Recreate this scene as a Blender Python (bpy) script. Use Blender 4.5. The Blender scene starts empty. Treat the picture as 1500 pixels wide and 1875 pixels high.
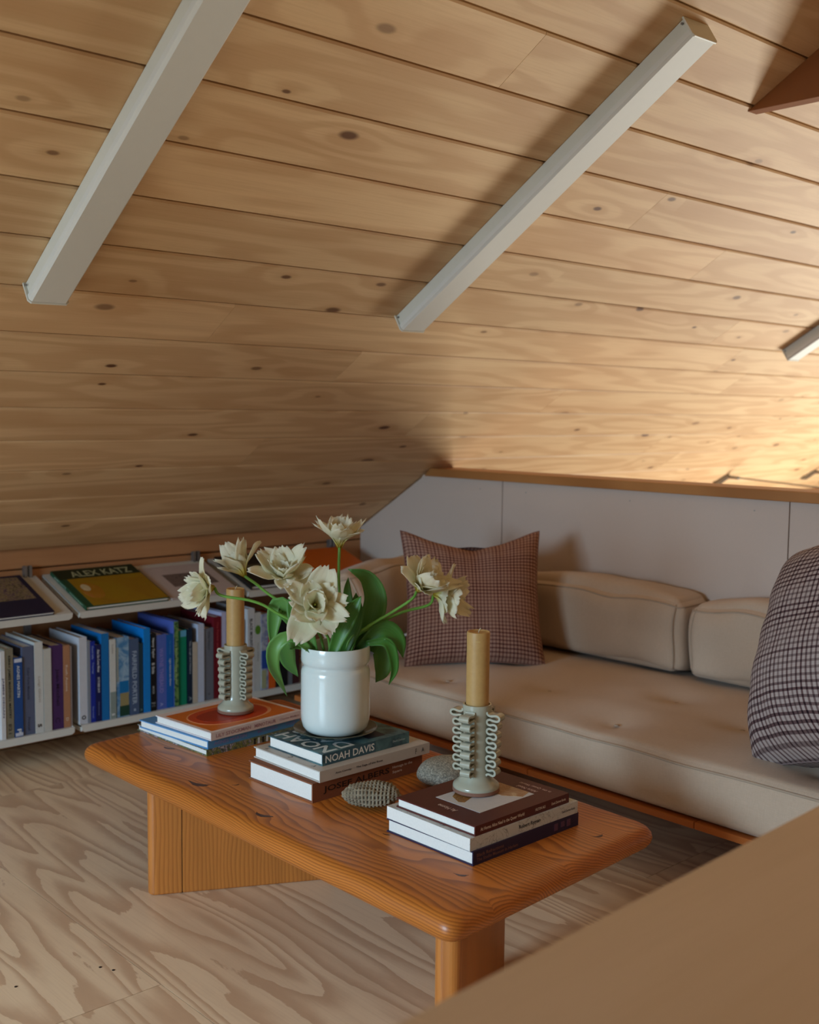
import bpy, bmesh, math, random
from mathutils import Vector, Matrix, noise as mnoise

S = bpy.context.scene
COL = S.collection
PI = math.pi
random.seed(7)

# ------------------------------------------------------------------ camera
cam_data = bpy.data.cameras.new('camera')
cam = bpy.data.objects.new('camera', cam_data)
COL.objects.link(cam)
cam_data.sensor_fit = 'HORIZONTAL'
cam_data.sensor_width = 24.0
cam_data.lens = 24.0 * 2065.16 / 1500.0
cam.matrix_world = Matrix(((0.67720268, -0.07250678, 0.73221534, 0.0),
                           (0.73571764, 0.05215421, -0.67527734, 0.0),
                           (0.01077407, 0.99600337, 0.08866348, 1.2),
                           (0, 0, 0, 1)))
cam_data.clip_start = 0.02
cam_data.dof.use_dof = True
cam_data.dof.focus_distance = 2.45
cam_data.dof.aperture_fstop = 3.2
S.camera = cam

# ------------------------------------------------------------------ world, light, exposure
S.view_settings.view_transform = 'Standard'
S.view_settings.look = 'None'
S.view_settings.exposure = 0.0
S.view_settings.gamma = 1.0
S.view_settings.use_curve_mapping = False
world = bpy.data.worlds.new('world')
S.world = world
world.use_nodes = True
world.node_tree.nodes['Background'].inputs[0].default_value = (0.55, 0.72, 1.0, 1)
world.node_tree.nodes['Background'].inputs[1].default_value = 0.6


def area_light(name, loc, target, sx, sy, power, color, spread=PI):
    d = bpy.data.lights.new(name, 'AREA')
    d.shape = 'RECTANGLE'
    d.size, d.size_y = sx, sy
    d.energy = power
    d.color = color
    d.spread = spread
    o = bpy.data.objects.new(name, d)
    COL.objects.link(o)
    o.location = loc
    o.rotation_euler = (Vector(target) - Vector(loc)).to_track_quat('-Z', 'Y').to_euler()
    return o


# cool daylight through the near gable window, warm daylight through the far gable windows below the loft
area_light('daylight_near_window', (-1.55, -2.90, 1.15), (-1.65, 0.0, -0.95), 1.5, 1.25, 84, (0.56, 0.80, 1.0), math.radians(98))
area_light('daylight_far_window', (-1.3, 7.45, -0.85), (-1.6, 3.2, 1.2), 2.2, 1.3, 232, (0.97, 0.985, 0.90))

# ------------------------------------------------------------------ helpers


def lin(c):
    return tuple(((v / 255.0) / 12.92 if v / 255.0 <= 0.04045 else ((v / 255.0 + 0.055) / 1.055) ** 2.4) for v in c) + (1.0,)


class NT:
    """small node-tree writer"""

    def __init__(self, name):
        self.m = bpy.data.materials.new(name)
        self.m.use_nodes = True
        self.t = self.m.node_tree
        self.b = self.t.nodes['Principled BSDF']

    def new(self, kind, **kw):
        n = self.t.nodes.new(kind)
        for k, v in kw.items():
            setattr(n, k, v)
        return n

    def put(self, sock, v):
        if isinstance(v, (int, float)):
            sock.default_value = v
        elif isinstance(v, (tuple, list)):
            sock.default_value = v
        else:
            self.t.links.new(v, sock)

    def math(self, op, a, b=0.0, c=0.0, clamp=False):
        n = self.new('ShaderNodeMath', operation=op, use_clamp=clamp)
        for i, v in enumerate((a, b, c)):
            self.put(n.inputs[i], v)
        return n.outputs[0]

    def mix(self, f, a, b, blend='MIX'):
        n = self.new('ShaderNodeMix', data_type='RGBA', blend_type=blend)
        self.put(n.inputs[0], f)
        self.put(n.inputs[6], a)
        self.put(n.inputs[7], b)
        return n.outputs[2]

    def coord(self, which='Object'):
        return self.new('ShaderNodeTexCoord').outputs[which]

    def sep(self, v):
        n = self.new('ShaderNodeSeparateXYZ')
        self.put(n.inputs[0], v)
        return n.outputs

    def comb(self, x, y, z=0.0):
        n = self.new('ShaderNodeCombineXYZ')
        for i, v in enumerate((x, y, z)):
            self.put(n.inputs[i], v)
        return n.outputs[0]

    def noise(self, vec, scale=1.0, detail=2.0, rough=0.5, dist=0.0):
        n = self.new('ShaderNodeTexNoise')
        self.put(n.inputs['Vector'], vec)
        self.put(n.inputs['Scale'], scale)
        self.put(n.inputs['Detail'], detail)
        self.put(n.inputs['Roughness'], rough)
        self.put(n.inputs['Distortion'], dist)
        return n.outputs[0]

    def ramp(self, f, stops):
        n = self.new('ShaderNodeValToRGB')
        e = n.color_ramp.elements
        while len(e) < len(stops):
            e.new(0.5)
        for i, (p, c) in enumerate(stops):
            e[i].position = p
            e[i].color = c
        self.put(n.inputs[0], f)
        return n.outputs[0]

    def smooth(self, x, a, b):
        n = self.new('ShaderNodeMapRange', interpolation_type='SMOOTHSTEP')
        self.put(n.inputs[0], x)
        n.inputs[1].default_value = a
        n.inputs[2].default_value = b
        return n.outputs[0]

    def rand(self):
        return self.new('ShaderNodeObjectInfo').outputs['Random']

    def bump(self, h, strength=0.2, dist=0.002):
        n = self.new('ShaderNodeBump')
        n.inputs['Strength'].default_value = strength
        n.inputs['Distance'].default_value = dist
        self.put(n.inputs['Height'], h)
        self.t.links.new(n.outputs[0], self.b.inputs['Normal'])

    def done(self, color, rough=0.6, spec=0.5, coat=0.0, coat_rough=0.1, sss=0.0):
        self.put(self.b.inputs['Base Color'], color)
        self.put(self.b.inputs['Roughness'], rough)
        self.b.inputs['Specular IOR Level'].default_value = spec
        self.b.inputs['Coat Weight'].default_value = coat
        self.b.inputs['Coat Roughness'].default_value = coat_rough
        if sss:
            self.b.inputs['Subsurface Weight'].default_value = sss
            self.b.inputs['Subsurface Radius'].default_value = (0.02, 0.012, 0.006)
            self.b.inputs['Subsurface Scale'].default_value = 0.5
        return self.m


_MC = {}


def plain(name, rgb, rough=0.6, spec=0.4, coat=0.0, var=0.06, scale=40.0, bump=0.0, metal=0.0):
    """flat colour with a little procedural mottling"""
    if name in _MC:
        return _MC[name]
    n = NT(name)
    c = lin(rgb)
    f = n.noise(n.coord(), scale, 3.0)
    dark = tuple(v * (1 - var * 2) for v in c[:3]) + (1,)
    lite = tuple(min(1, v * (1 + var * 2)) for v in c[:3]) + (1,)
    if bump:
        n.bump(f, bump, 0.002)
    n.b.inputs['Metallic'].default_value = metal
    _MC[name] = n.done(n.mix(f, dark, lite), rough, spec, coat)
    return _MC[name]


def col_mat(rgb, rough=0.55, coat=0.0):
    return plain('print_%d_%d_%d_%d' % (*rgb, int(rough * 100)), rgb, rough, 0.35, coat, 0.03, 60)


def link(o, parent=None):
    COL.objects.link(o)
    if parent is not None:
        o.parent = parent
    return o


def tag(o, label=None, cat=None, group=None, kind=None):
    if label:
        o['label'] = label
    if cat:
        o['category'] = cat
    if group:
        o['group'] = group
    if kind:
        o['kind'] = kind
    return o


def empty(name, loc=(0, 0, 0), rz=0.0, mat=None):
    o = bpy.data.objects.new(name, None)
    o.empty_display_size = 0.05
    if mat is not None:
        o.matrix_world = mat
    else:
        o.location = loc
        o.rotation_euler = (0, 0, rz)
    return link(o)


class MB:
    """collects shapes and links them as one mesh object"""

    def __init__(self):
        self.v, self.f, self.uv = [], [], {}

    def face(self, pts):
        b = len(self.v)
        self.v += [tuple(p) for p in pts]
        self.f.append(tuple(range(b, b + len(pts))))

    def box(self, x0, y0, z0, x1, y1, z1):
        b = len(self.v)
        self.v += [(x0, y0, z0), (x1, y0, z0), (x1, y1, z0), (x0, y1, z0), (x0, y0, z1), (x1, y0, z1), (x1, y1, z1), (x0, y1, z1)]
        for q in ((0, 3, 2, 1), (4, 5, 6, 7), (0, 1, 5, 4), (1, 2, 6, 5), (2, 3, 7, 6), (3, 0, 4, 7)):
            self.f.append(tuple(b + i for i in q))
        return self

    def prism(self, poly, axis, a, bb):
        """polygon (2D) extruded along axis from a to bb; poly in the other two axes, cyclic order"""
        def p3(p, t):
            return {'x': (t, p[0], p[1]), 'y': (p[1], t, p[0]), 'z': (p[0], p[1], t)}[axis]
        b = len(self.v)
        n = len(poly)
        self.v += [p3(p, a) for p in poly] + [p3(p, bb) for p in poly]
        self.f.append(tuple(b + i for i in reversed(range(n))))
        self.f.append(tuple(b + n + i for i in range(n)))
        for i in range(n):
            j = (i + 1) % n
            self.f.append((b + i, b + j, b + n + j, b + n + i))
        return self

    def lathe(self, prof, seg=48, c=(0, 0, 0)):
        b = len(self.v)
        for (r, z) in prof:
            for k in range(seg):
                a = 2 * PI * k / seg
                self.v.append((c[0] + r * math.cos(a), c[1] + r * math.sin(a), c[2] + z))
        for i in range(len(prof) - 1):
            for k in range(seg):
                k2 = (k + 1) % seg
                self.f.append((b + i * seg + k, b + i * seg + k2, b + (i + 1) * seg + k2, b + (i + 1) * seg + k))
        self.f.append(tuple(b + k for k in reversed(range(seg))))
        e = b + (len(prof) - 1) * seg
        self.f.append(tuple(e + k for k in range(seg)))
        return self

    def tube(self, pts, rad, seg=8, closed=False):
        pts = [Vector(p) for p in pts]
        n = len(pts)
        b = len(self.v)
        up = Vector((0, 0, 1))
        prev = None
        for i, p in enumerate(pts):
            if closed:
                t = pts[(i + 1) % n] - pts[i - 1]
            else:
                t = pts[min(i + 1, n - 1)] - pts[max(i - 1, 0)]
            t = t.normalized() if t.length > 1e-9 else Vector((0, 0, 1))
            if prev is None:
                x = t.orthogonal().normalized()
            else:
                x = (prev - t * prev.dot(t)).normalized()
            prev = x
            y = t.cross(x)
            r = rad[i] if isinstance(rad, (list, tuple)) else rad
            for k in range(seg):
                a = 2 * PI * k / seg
                self.v.append(tuple(p + x * (r * math.cos(a)) + y * (r * math.sin(a))))
        m = n if closed else n - 1
        for i in range(m):
            i2 = (i + 1) % n
            for k in range(seg):
                k2 = (k + 1) % seg
                self.f.append((b + i * seg + k, b + i * seg + k2, b + i2 * seg + k2, b + i2 * seg + k))
        if not closed:
            self.f.append(tuple(b + k for k in reversed(range(seg))))
            self.f.append(tuple(b + (n - 1) * seg + k for k in range(seg)))
        return self

    def grid(self, fn, nu, nv, uv=False):
        """fn(u,v) with u,v in 0..1"""
        b = len(self.v)
        for j in range(nv + 1):
            for i in range(nu + 1):
                self.v.append(tuple(fn(i / nu, j / nv)))
                if uv:
                    self.uv[len(self.v) - 1] = (i / nu, j / nv)
        w = nu + 1
        for j in range(nv):
            for i in range(nu):
                self.f.append((b + j * w + i, b + j * w + i + 1, b + (j + 1) * w + i + 1, b + (j + 1) * w + i))
        return self

    def build(self, name, mat, parent=None, smooth=False, bevel=0.0, segs=2, weld=False, solid=0.0, sub=0, autosmooth=None):
        me = bpy.data.meshes.new(name)
        me.from_pydata(self.v, [], self.f)
        if self.uv:
            lay = me.uv_layers.new(name='UVMap')
            for lp in me.loops:
                lay.data[lp.index].uv = self.uv.get(lp.vertex_index, (0, 0))
        if bevel or weld:
            bm = bmesh.new()
            bm.from_mesh(me)
            if weld:
                bmesh.ops.remove_doubles(bm, verts=bm.verts, dist=1e-5)
            if bevel:
                ed = [e for e in bm.edges if len(e.link_faces) == 2 and e.calc_face_angle(0) > 0.5]
                bmesh.ops.bevel(bm, geom=ed, offset=bevel, segments=segs, profile=0.5, affect='EDGES', clamp_overlap=True)
            bm.to_mesh(me)
            bm.free()
        if mat is not None:
            me.materials.append(mat)
        if smooth:
            me.polygons.foreach_set('use_smooth', [True] * len(me.polygons))
        if autosmooth is not None:
            me.set_sharp_from_angle(angle=autosmooth)
        o = bpy.data.objects.new(name, me)
        link(o, parent)
        if solid:
            md = o.modifiers.new('solidify', 'SOLIDIFY')
            md.thickness = solid
            md.offset = 0
        if sub:
            md = o.modifiers.new('subdivision', 'SUBSURF')
            md.levels = md.render_levels = sub
        return o


_TEXT = []


def text(s, length, height, mat, parent, mat4, align='LEFT', name='title', keep=False):
    """queue flat lettering; mat4 columns: reading direction, letter up, face normal, origin"""
    _TEXT.append((s, length, height, mat, parent, mat4, align, name, keep))


def flush_text():
    tmp = []
    for t in _TEXT:
        cu = bpy.data.curves.new('lettering', 'FONT')
        cu.body = t[0]
        cu.resolution_u = 2
        cu.offset = 0.016
        o = bpy.data.objects.new('lettering', cu)
        COL.objects.link(o)
        tmp.append(o)
    bpy.context.view_layer.update()
    dg = bpy.context.evaluated_depsgraph_get()
    for o, (s, length, height, mat, parent, m4, align, name, keep) in zip(tmp, _TEXT):
        me = bpy.data.meshes.new_from_object(o.evaluated_get(dg))
        xs = [v.co.x for v in me.vertices]
        ys = [v.co.y for v in me.vertices]
        if xs:
            w, h = max(xs) - min(xs), max(ys) - min(ys)
            kx, ky = length / w, height / h
            if keep:
                kx = ky = min(kx, ky)
            ox = min(xs) if align == 'LEFT' else (max(xs) + min(xs)) / 2
            for v in me.vertices:
                v.co = Vector(((v.co.x - ox) * kx, (v.co.y - min(ys)) * ky, 0.0))
        me.name = name
        me.materials.clear()
        me.materials.append(mat)
        n = bpy.data.objects.new(name, me)
        link(n, parent)
        n.matrix_parent_inverse = Matrix.Identity(4)
        n.matrix_local = m4
        bpy.data.objects.remove(o)
    for c in [c for c in bpy.data.curves if c.name.startswith('lettering')]:
        bpy.data.curves.remove(c)


def frame4(xa, ya, za, o):
    m = Matrix.Identity(4)
    for i, a in enumerate((xa, ya, za, o)):
        for r in range(3):
            m[r][i] = a[r]
    return m


# ------------------------------------------------------------------ wood materials


def wood_board(name, light, mid, knot, gx, gy, bands, contrast, knots=True, rough=0.6, streak=0.25, coat=0.0, var=0.12, randomize=True, kx=2.6, ky=5.4, ksize=1.0, sharp=(0.15, 0.9), swap=False, saw=False):
    """boards: grain along local x, width along local y (swap: along y); contours of a stretched noise make the figure, voronoi the knots"""
    n = NT(name)
    p = n.sep(n.coord())
    r = n.rand() if randomize else 0.37
    ax, ay = (p[1], p[0]) if swap else (p[0], p[1])
    x = n.math('MULTIPLY_ADD', r, 53.0, ax)
    y = n.math('MULTIPLY_ADD', r, 17.0, ay)
    f = n.noise(n.comb(n.math('MULTIPLY', x, gx), n.math('MULTIPLY', y, gy), p[2]), 1.0, 2.0, 0.45)
    kmask = None
    if knots:
        v = n.new('ShaderNodeTexVoronoi', voronoi_dimensions='2D')
        n.put(v.inputs['Vector'], n.comb(n.math('MULTIPLY', x, kx), n.math('MULTIPLY', y, ky)))
        v.inputs['Scale'].default_value = 1.0
        cs = n.sep(v.outputs['Color'])
        has = n.math('GREATER_THAN', cs[0], 0.45)
        size = n.math('MULTIPLY_ADD', n.math('POWER', cs[1], 2.0), 0.060 * ksize, 0.030 * ksize)
        dn = n.math('DIVIDE', v.outputs['Distance'], size)
        kmask = n.math('MULTIPLY', n.smooth(dn, 1.25, 0.55), has)
        halo = n.math('MULTIPLY', n.smooth(v.outputs['Distance'], 0.42, 0.0), has)
        f = n.math('MULTIPLY_ADD', halo, 0.10, f)
    if saw:      # early wood fading into late wood, then a crisp edge
        jag = n.noise(n.comb(n.math('MULTIPLY', x, 14.0), n.math('MULTIPLY', y, 40.0), 0.0), 1.0, 3.0, 0.6)
        fr = n.math('FRACT', n.math('MULTIPLY', n.math('MULTIPLY_ADD', jag, 0.022, f), bands / 6.283))
        s = n.math('MULTIPLY', n.smooth(fr, *sharp), n.smooth(fr, 1.0, 0.965))
    else:
        s = n.math('SINE', n.math('MULTIPLY', f, bands))
        s = n.math('MULTIPLY_ADD', s, 0.5, 0.5)
        s = n.smooth(s, *sharp)
    fine = n.noise(n.comb(n.math('MULTIPLY', x, 5.0), n.math('MULTIPLY', y, 170.0), p[2]), 1.0, 3.0, 0.6)
    wide = n.noise(n.comb(n.math('MULTIPLY', x, 1.4), n.math('MULTIPLY', y, 9.0), 3.0), 1.0, 2.0)
    c = n.mix(n.math('MULTIPLY', s, contrast), lin(light), lin(mid))
    c = n.mix(n.math('MULTIPLY', n.smooth(wide, 0.42, 0.75), 0.45), c, lin(mid))
    c = n.mix(n.math('MULTIPLY', n.smooth(fine, 0.40, 0.75), streak), c, lin(mid))
    if kmask is not None:
        soft = n.math('MULTIPLY', n.smooth(dn, 3.2, 0.6), n.math('MULTIPLY', has, 0.28))
        c = n.mix(soft, c, lin(mid))
        c = n.mix(n.math('MULTIPLY', kmask, n.math('MULTIPLY_ADD', cs[2], 0.6, 0.40)), c, lin(knot))
    if randomize:
        g = n.math('MULTIPLY_ADD', n.math('FRACT', n.math('MULTIPLY', r, 7.31)), var, 1.0 - var / 2)
        c = n.mix(1.0, c, n.comb(g, g, g), 'MULTIPLY')
    n.bump(n.math('ADD', n.math('MULTIPLY', s, 0.4), fine), 0.10, 0.001)
    return n.done(c, rough, 0.35, coat)


def wood_solid(name, light, dark, axis, y0, z0, freq, rough=0.40, coat=0.12, cell=0.0, sharp=(0.25, 0.95), contrast=0.68):
    """solid timber: growth rings round an axis, so faces, edges and ends all show the right figure"""
    n = NT(name)
    p = list(n.sep(n.coord()))
    order = {'x': (0, 1, 2), 'y': (1, 0, 2), 'z': (2, 0, 1)}[axis]
    a, b, c = (p[i] for i in order)
    wob = n.noise(n.comb(n.math('MULTIPLY', a, 1.6), n.math('MULTIPLY', b, 4.0), n.math('MULTIPLY', c, 4.0)), 1.0, 1.5)
    wob2 = n.noise(n.comb(n.math('MULTIPLY', a, 5.0), n.math('MULTIPLY', b, 14.0), n.math('MULTIPLY', c, 14.0)), 1.0, 1.0)
    w = n.math('MULTIPLY_ADD', wob2, 0.018, n.math('MULTIPLY', wob, 0.060))
    if cell:
        q = n.math('DIVIDE', b, cell)
        fl = n.math('FLOOR', q)
        sh = n.math('MULTIPLY', n.math('SINE', n.math('MULTIPLY', fl, 12.9)), cell * 0.45)
        b = n.math('ADD', n.math('SUBTRACT', b, n.math('MULTIPLY', fl, cell)), sh)
        z0v = n.math('MULTIPLY_ADD', n.math('SINE', n.math('MULTIPLY', fl, 4.7)), 0.05, z0)
    else:
        z0v = z0
    db = n.math('SUBTRACT', b, y0)
    dc = n.math('SUBTRACT', c, z0v)
    r = n.math('SQRT', n.math('ADD', n.math('MULTIPLY', db, db), n.math('MULTIPLY', dc, dc)))
    r = n.math('ADD', r, w)
    fr = n.math('FRACT', n.math('MULTIPLY', r, freq))
    ring = n.math('MULTIPLY', n.smooth(fr, *sharp), n.smooth(fr, 1.0, 0.93))
    wide = n.noise(n.comb(n.math('MULTIPLY', a, 1.2), n.math('MULTIPLY', b, 12.0), n.math('MULTIPLY', c, 12.0)), 1.0, 2.0)
    fine = n.noise(n.comb(n.math('MULTIPLY', a, 8.0), n.math('MULTIPLY', b, 260.0), n.math('MULTIPLY', c, 260.0)), 1.0, 2.0)
    lo = tuple(v * 0.82 for v in lin(light)[:3]) + (1,)
    base = n.mix(n.smooth(wide, 0.3, 0.75), lin(light), lo)
    col = n.mix(n.math('MULTIPLY', ring, contrast), base, lin(dark))
    col = n.mix(n.math('MULTIPLY', n.smooth(fine, 0.5, 0.8), 0.22), col, lin(dark))
    n.bump(ring, 0.08, 0.0008)
    return n.done(col, rough, 0.45, coat, 0.25)


M_PINE = wood_board('knotty_pine', (230, 195, 150), (196, 150, 104), (100, 62, 36), 0.75, 6.0, 46.0, 0.42)
M_KNEE = wood_board('orange_fir_board', (190, 138, 94), (164, 110, 70), (96, 54, 30), 0.7, 7.0, 30.0, 0.4, knots=False)
M_PLY = wood_board('plywood_veneer', (242, 215, 180), (202, 165, 132), (104, 76, 56), 0.60, 4.2, 96.0, 0.80, knots=False, rough=0.38, streak=0.18, coat=0.10, sharp=(0.30, 0.92), var=0.05, saw=True)
M_PLY2 = wood_board('pale_plywood', (210, 186, 156), (198, 172, 138), (140, 100, 70), 0.4, 2.0, 12.0, 0.3, knots=False, rough=0.55, streak=0.25, swap=True, randomize=False)
M_BEAM = wood_board('stained_fir_beam', (136, 78, 32), (108, 58, 20), (70, 36, 18), 0.6, 4.0, 26.0, 0.5, knots=False)
M_CAP = wood_board('fir_cap_rail', (190, 132, 76), (150, 94, 48), (96, 54, 30), 0.6, 12.0, 26.0, 0.5, knots=False, rough=0.45)
M_TABLE = wood_solid('oiled_fir_table', (202, 120, 46), (122, 58, 16), 'x', -0.05, -0.08, 190.0, rough=0.40, coat=0.12, cell=0.23)
M_LEG = wood_solid('oiled_fir_leg', (196, 122, 54), (142, 76, 28), 'z', -0.10, -0.09, 105.0, rough=0.42, coat=0.2, contrast=0.48)
M_DARKGAP = plain('dark_backing', (46, 32, 22), 0.9)
M_PANEL = plain('grey_fibre_panel', (206, 188, 176), 0.9, 0.15, var=0.035, scale=420, bump=0.15)
M_WHITE = plain('white_lacquered_metal', (212, 212, 206), 0.38, 0.5, var=0.01)
M_OFFWHITE = plain('white_fixture_metal', (222, 222, 212), 0.42, 0.45, var=0.015)
M_STEEL = plain('brushed_steel', (150, 152, 154), 0.35, 0.5, metal=0.8)
M_PAGES = plain('book_paper', (232, 230, 224), 0.85, 0.2, var=0.03, scale=220)
M_BLACK = col_mat((22, 22, 24))
M_INKW = col_mat((226, 228, 228))

# ------------------------------------------------------------------ the setting
XW = -3.80            # knee wall
YW = 3.21             # grey partition
Z0 = 0.693            # ceiling height at the knee wall
TH = math.radians(31.37)
U = Vector((math.cos(TH), 0, math.sin(TH)))       # up the slope
ND = Vector((math.sin(TH), 0, -math.cos(TH)))     # down into the room
TR = 4.45             # slope length to the ridge
YN, YF = -3.0, 7.6    # gables
XR = XW + TR * U.x
ZR = Z0 + TR * U.z

mb = MB()
mb.box(XW - 0.3, YN, -0.06, 4.2, YW + 0.12, -0.02)
floor = mb.build('floor', M_DARKGAP)
tag(floor, 'pale plywood sheet floor under the coffee table', 'floor', kind='structure')
i = 0
for jy, (ya, yb, off) in enumerate(((-3.0, -1.28, -0.6), (-1.28, -0.06, 0.5), (-0.06, 1.16, -0.35), (1.16, 2.38, 0.75), (2.38, 3.33, 0.0))):
    x = -4.1 + off - 2.44
    while x < 4.0:
        a, b = max(x, -4.1), min(x + 2.44, 4.2)
        if b - a > 0.05:
            m = MB()
            m.box(a - (a + b) / 2 + 0.0008, -(yb - ya) / 2 + 0.0008, -0.02, b - (a + b) / 2 - 0.0008, (yb - ya) / 2 - 0.0008, 0)
            o = m.build('floor_sheet', M_PLY, floor)
            o.location = ((a + b) / 2, (ya + yb) / 2, 0)
        x += 2.44
# countersunk screw heads in the sheets
for (x, y) in ((-2.43, 1.40), (-2.40, 1.425), (-2.16, 1.10), (-2.13, 1.115), (-2.75, 1.60), (-2.72, 1.63), (-1.72, 1.115), (-1.69, 1.13), (-2.2, 0.93)):
    MB().lathe([(0.0035, 0.0), (0.0035, 0.0006)], 8, (x, y, 0)).build('screw_head', M_DARKGAP, floor)

# lower storey beyond the partition
tag(MB().box(XW - 0.3, YW + 0.1, -2.5, 4.2, YF, -2.4).build('floor', plain('lower_floor', (150, 118, 86), 0.6)), 'brown floor of the room below the loft edge', 'floor', kind='structure')

# ceilings: backing plus single boards
B0 = 0.03
back = MB()
P = [Vector((XW, 0, Z0)) - ND * B0, Vector((XW, 0, Z0)) + U * TR - ND * B0]
back.prism([(P[0].z, P[0].x), (P[1].z, P[1].x), (P[1].z + 0.1, P[1].x), (P[0].z + 0.1, P[0].x)], 'y', YN, YF)
ceiling = back.build('ceiling', M_DARKGAP)
tag(ceiling, 'sloping knotty pine board ceiling over the seating nook', 'ceiling', kind='structure')
seams = [0.028, 0.238, 0.412, 0.603, 0.788, 0.970, 1.147, 1.320, 1.500, 1.675, 1.846, 2.017, 2.190, 2.359, 2.530, 2.703, 2.877, 3.05, 3.225, 3.40, 3.575, 3.75, 3.925, 4.10, 4.275, 4.45]
joints = {0: [0.6, 4.2], 1: [3.9], 2: [1.0, 4.9], 3: [2.22, 4.555], 4: [0.5, 2.844, 5.6], 5: [0.9, 3.425, 5.9], 6: [2.262, 4.48], 7: [1.696, 4.2],
          8: [0.4, 3.916], 9: [5.0], 10: [0.3, 3.328], 11: [2.78, 5.6], 12: [0.2, 4.1], 13: [1.9, 5.0], 14: [0.4, 3.6], 15: [2.9], 16: [1.2]}


def boards(parent, origin, along, across, rows, joint, y0, y1, mat, name, gap=0.0022, thick=0.02, cham=0.0042):
    nrm = along.cross(across)
    for k in range(len(rows) - 1):
        w = rows[k + 1] - rows[k]
        cuts = [y0] + [c for c in joint.get(k, [(k * 1.37) % 2.6 + 0.4, (k * 1.37) % 2.6 + 3.6]) if y0 < c < y1] + [y1]
        for a, b in zip(cuts[:-1], cuts[1:]):
            L = b - a
            h = w / 2 - gap
            l = L / 2 - 0.0006
            m = MB()
            # board with chamfered long edges (v-groove joint)
            m.prism([(-h, -thick), (h, -thick), (h, -cham), (h - cham, 0), (-h + cham, 0), (-h, -cham)], 'x', -l, l)
            o = m.build(name, mat, parent)
            o.matrix_local = frame4(along, across, nrm, origin + across * ((rows[k] + rows[k + 1]) / 2) + along * ((a + b) / 2))


boards(ceiling, Vector((XW, 0, Z0)), Vector((0, 1, 0)), U, seams, joints, YN, YF, M_PINE, 'ceiling_board')

U2 = Vector((math.cos(TH), 0, -math.sin(TH)))
N2 = Vector((0, 1, 0)).cross(U2)
Q = [Vector((XR, 0, ZR)) - N2 * B0, Vector((XR, 0, ZR)) + U2 * TR - N2 * B0]
back = MB()
back.prism([(Q[0].z, Q[0].x), (Q[1].z, Q[1].x), (Q[1].z + 0.1, Q[1].x), (Q[0].z + 0.1, Q[0].x)], 'y', YN, YF)
ceil2 = back.build('ceiling', M_DARKGAP)
tag(ceil2, 'opposite pine board slope of the roof behind the viewer', 'ceiling', kind='structure')
boards(ceil2, Vector((XR, 0, ZR)), Vector((0, 1, 0)), U2, [i * 0.178 for i in range(26)], {}, YN, YF, M_PINE, 'ceiling_board')

# knee wall of horizontal boards
wl = MB().box(XW - 0.06, YN, -2.4, XW - 0.022, YF, Z0 + 0.05).build('wall_left', M_DARKGAP)
tag(wl, 'low orange wooden knee wall behind the white shelves', 'wall', kind='structure')
boards(wl, Vector((XW, 0, 0)), Vector((0, 1, 0)), Vector((0, 0, 1)), [0.0, 0.15, 0.31, 0.47, 0.634, 0.716], {0: [1.0], 1: [2.6], 2: [0.7], 3: [1.9], 4: [0.3]}, YN, YW + 0.1, M_KNEE, 'wall_board')
boards(wl, Vector((XW, 0, -2.4)), Vector((0, 1, 0)), Vector((0, 0, 1)), [0.0, 0.8, 1.6, 2.4, 3.11], {0: [], 1: [], 2: [], 3: []}, YW + 0.1, YF, M_KNEE, 'wall_board')
tag(MB().box(4.2 - 0.16, YN, -2.4, 4.26, YF, 0.72).build('wall_right', M_PANEL), 'low grey wall on the far right side of the attic', 'wall', kind='structure')


def gable(name, y0, y1, zb, win, label):
    """gable wall with a window opening win=(xa,xb,za,zb)"""
    xa, xb, za, zc = win
    m = MB()

    def zc_(x):
        return (Z0 + (x - XW) * math.tan(TH)) if x < XR else (ZR - (x - XR) * math.tan(TH))
    m.prism([(zb, XW), (zc_(XW) + .02, XW), (zc_(xa) + .02, xa), (zb, xa)], 'y', y0, y1)
    m.prism([(zb, xa), (za, xa), (za, xb), (zb, xb)], 'y', y0, y1)
    top = [(zc, xa), (zc_(xa) + .02, xa)] + ([(ZR, XR)] if xa < XR < xb else []) + [(zc_(xb) + .02, xb), (zc, xb)]
    m.prism(top, 'y', y0, y1)
    rest = [(zb, xb), (zc_(xb) + .02, xb)] + ([(ZR, XR)] if xb < XR else []) + [(zc_(4.2) + .02, 4.2), (zb, 4.2)]
    m.prism(rest, 'y', y0, y1)
    w = m.build(name, plain('painted_gable', (205, 196, 182), 0.8))
    tag(w, label, 'wall', kind='structure')
    return w


gable('wall_front', YN - 0.12, YN, -0.05, (-2.35, -0.75, 0.5, 1.8), 'pale gable wall with the window that lights the nook')
gable('wall_far', YF, YF + 0.12, -2.4, (-2.5, -0.1, -1.6, -0.1), 'pale gable wall far beyond the partition')


def window(name, win, y, label):
    xa, xb, za, zc = win
    m = MB()
    for b in ((xa, za, xa + .05, zc), (xb - .05, za, xb, zc), (xa, za, xb, za + .05), (xa, zc - .05, xb, zc), ((xa + xb) / 2 - .02, za, (xa + xb) / 2 + .02, zc)):
        m.box(b[0], y - .04, b[1], b[2], y + .02, b[3])
    tag(m.build(name, M_OFFWHITE), label, 'window', kind='structure')


window('window_1', (-2.35, -0.75, 0.5, 1.8), YN - 0.1, 'white framed window in the near gable')
window('window_2', (-2.5, -0.1, -1.6, -0.1), YF + 0.1, 'white framed window in the far gable')

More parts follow.
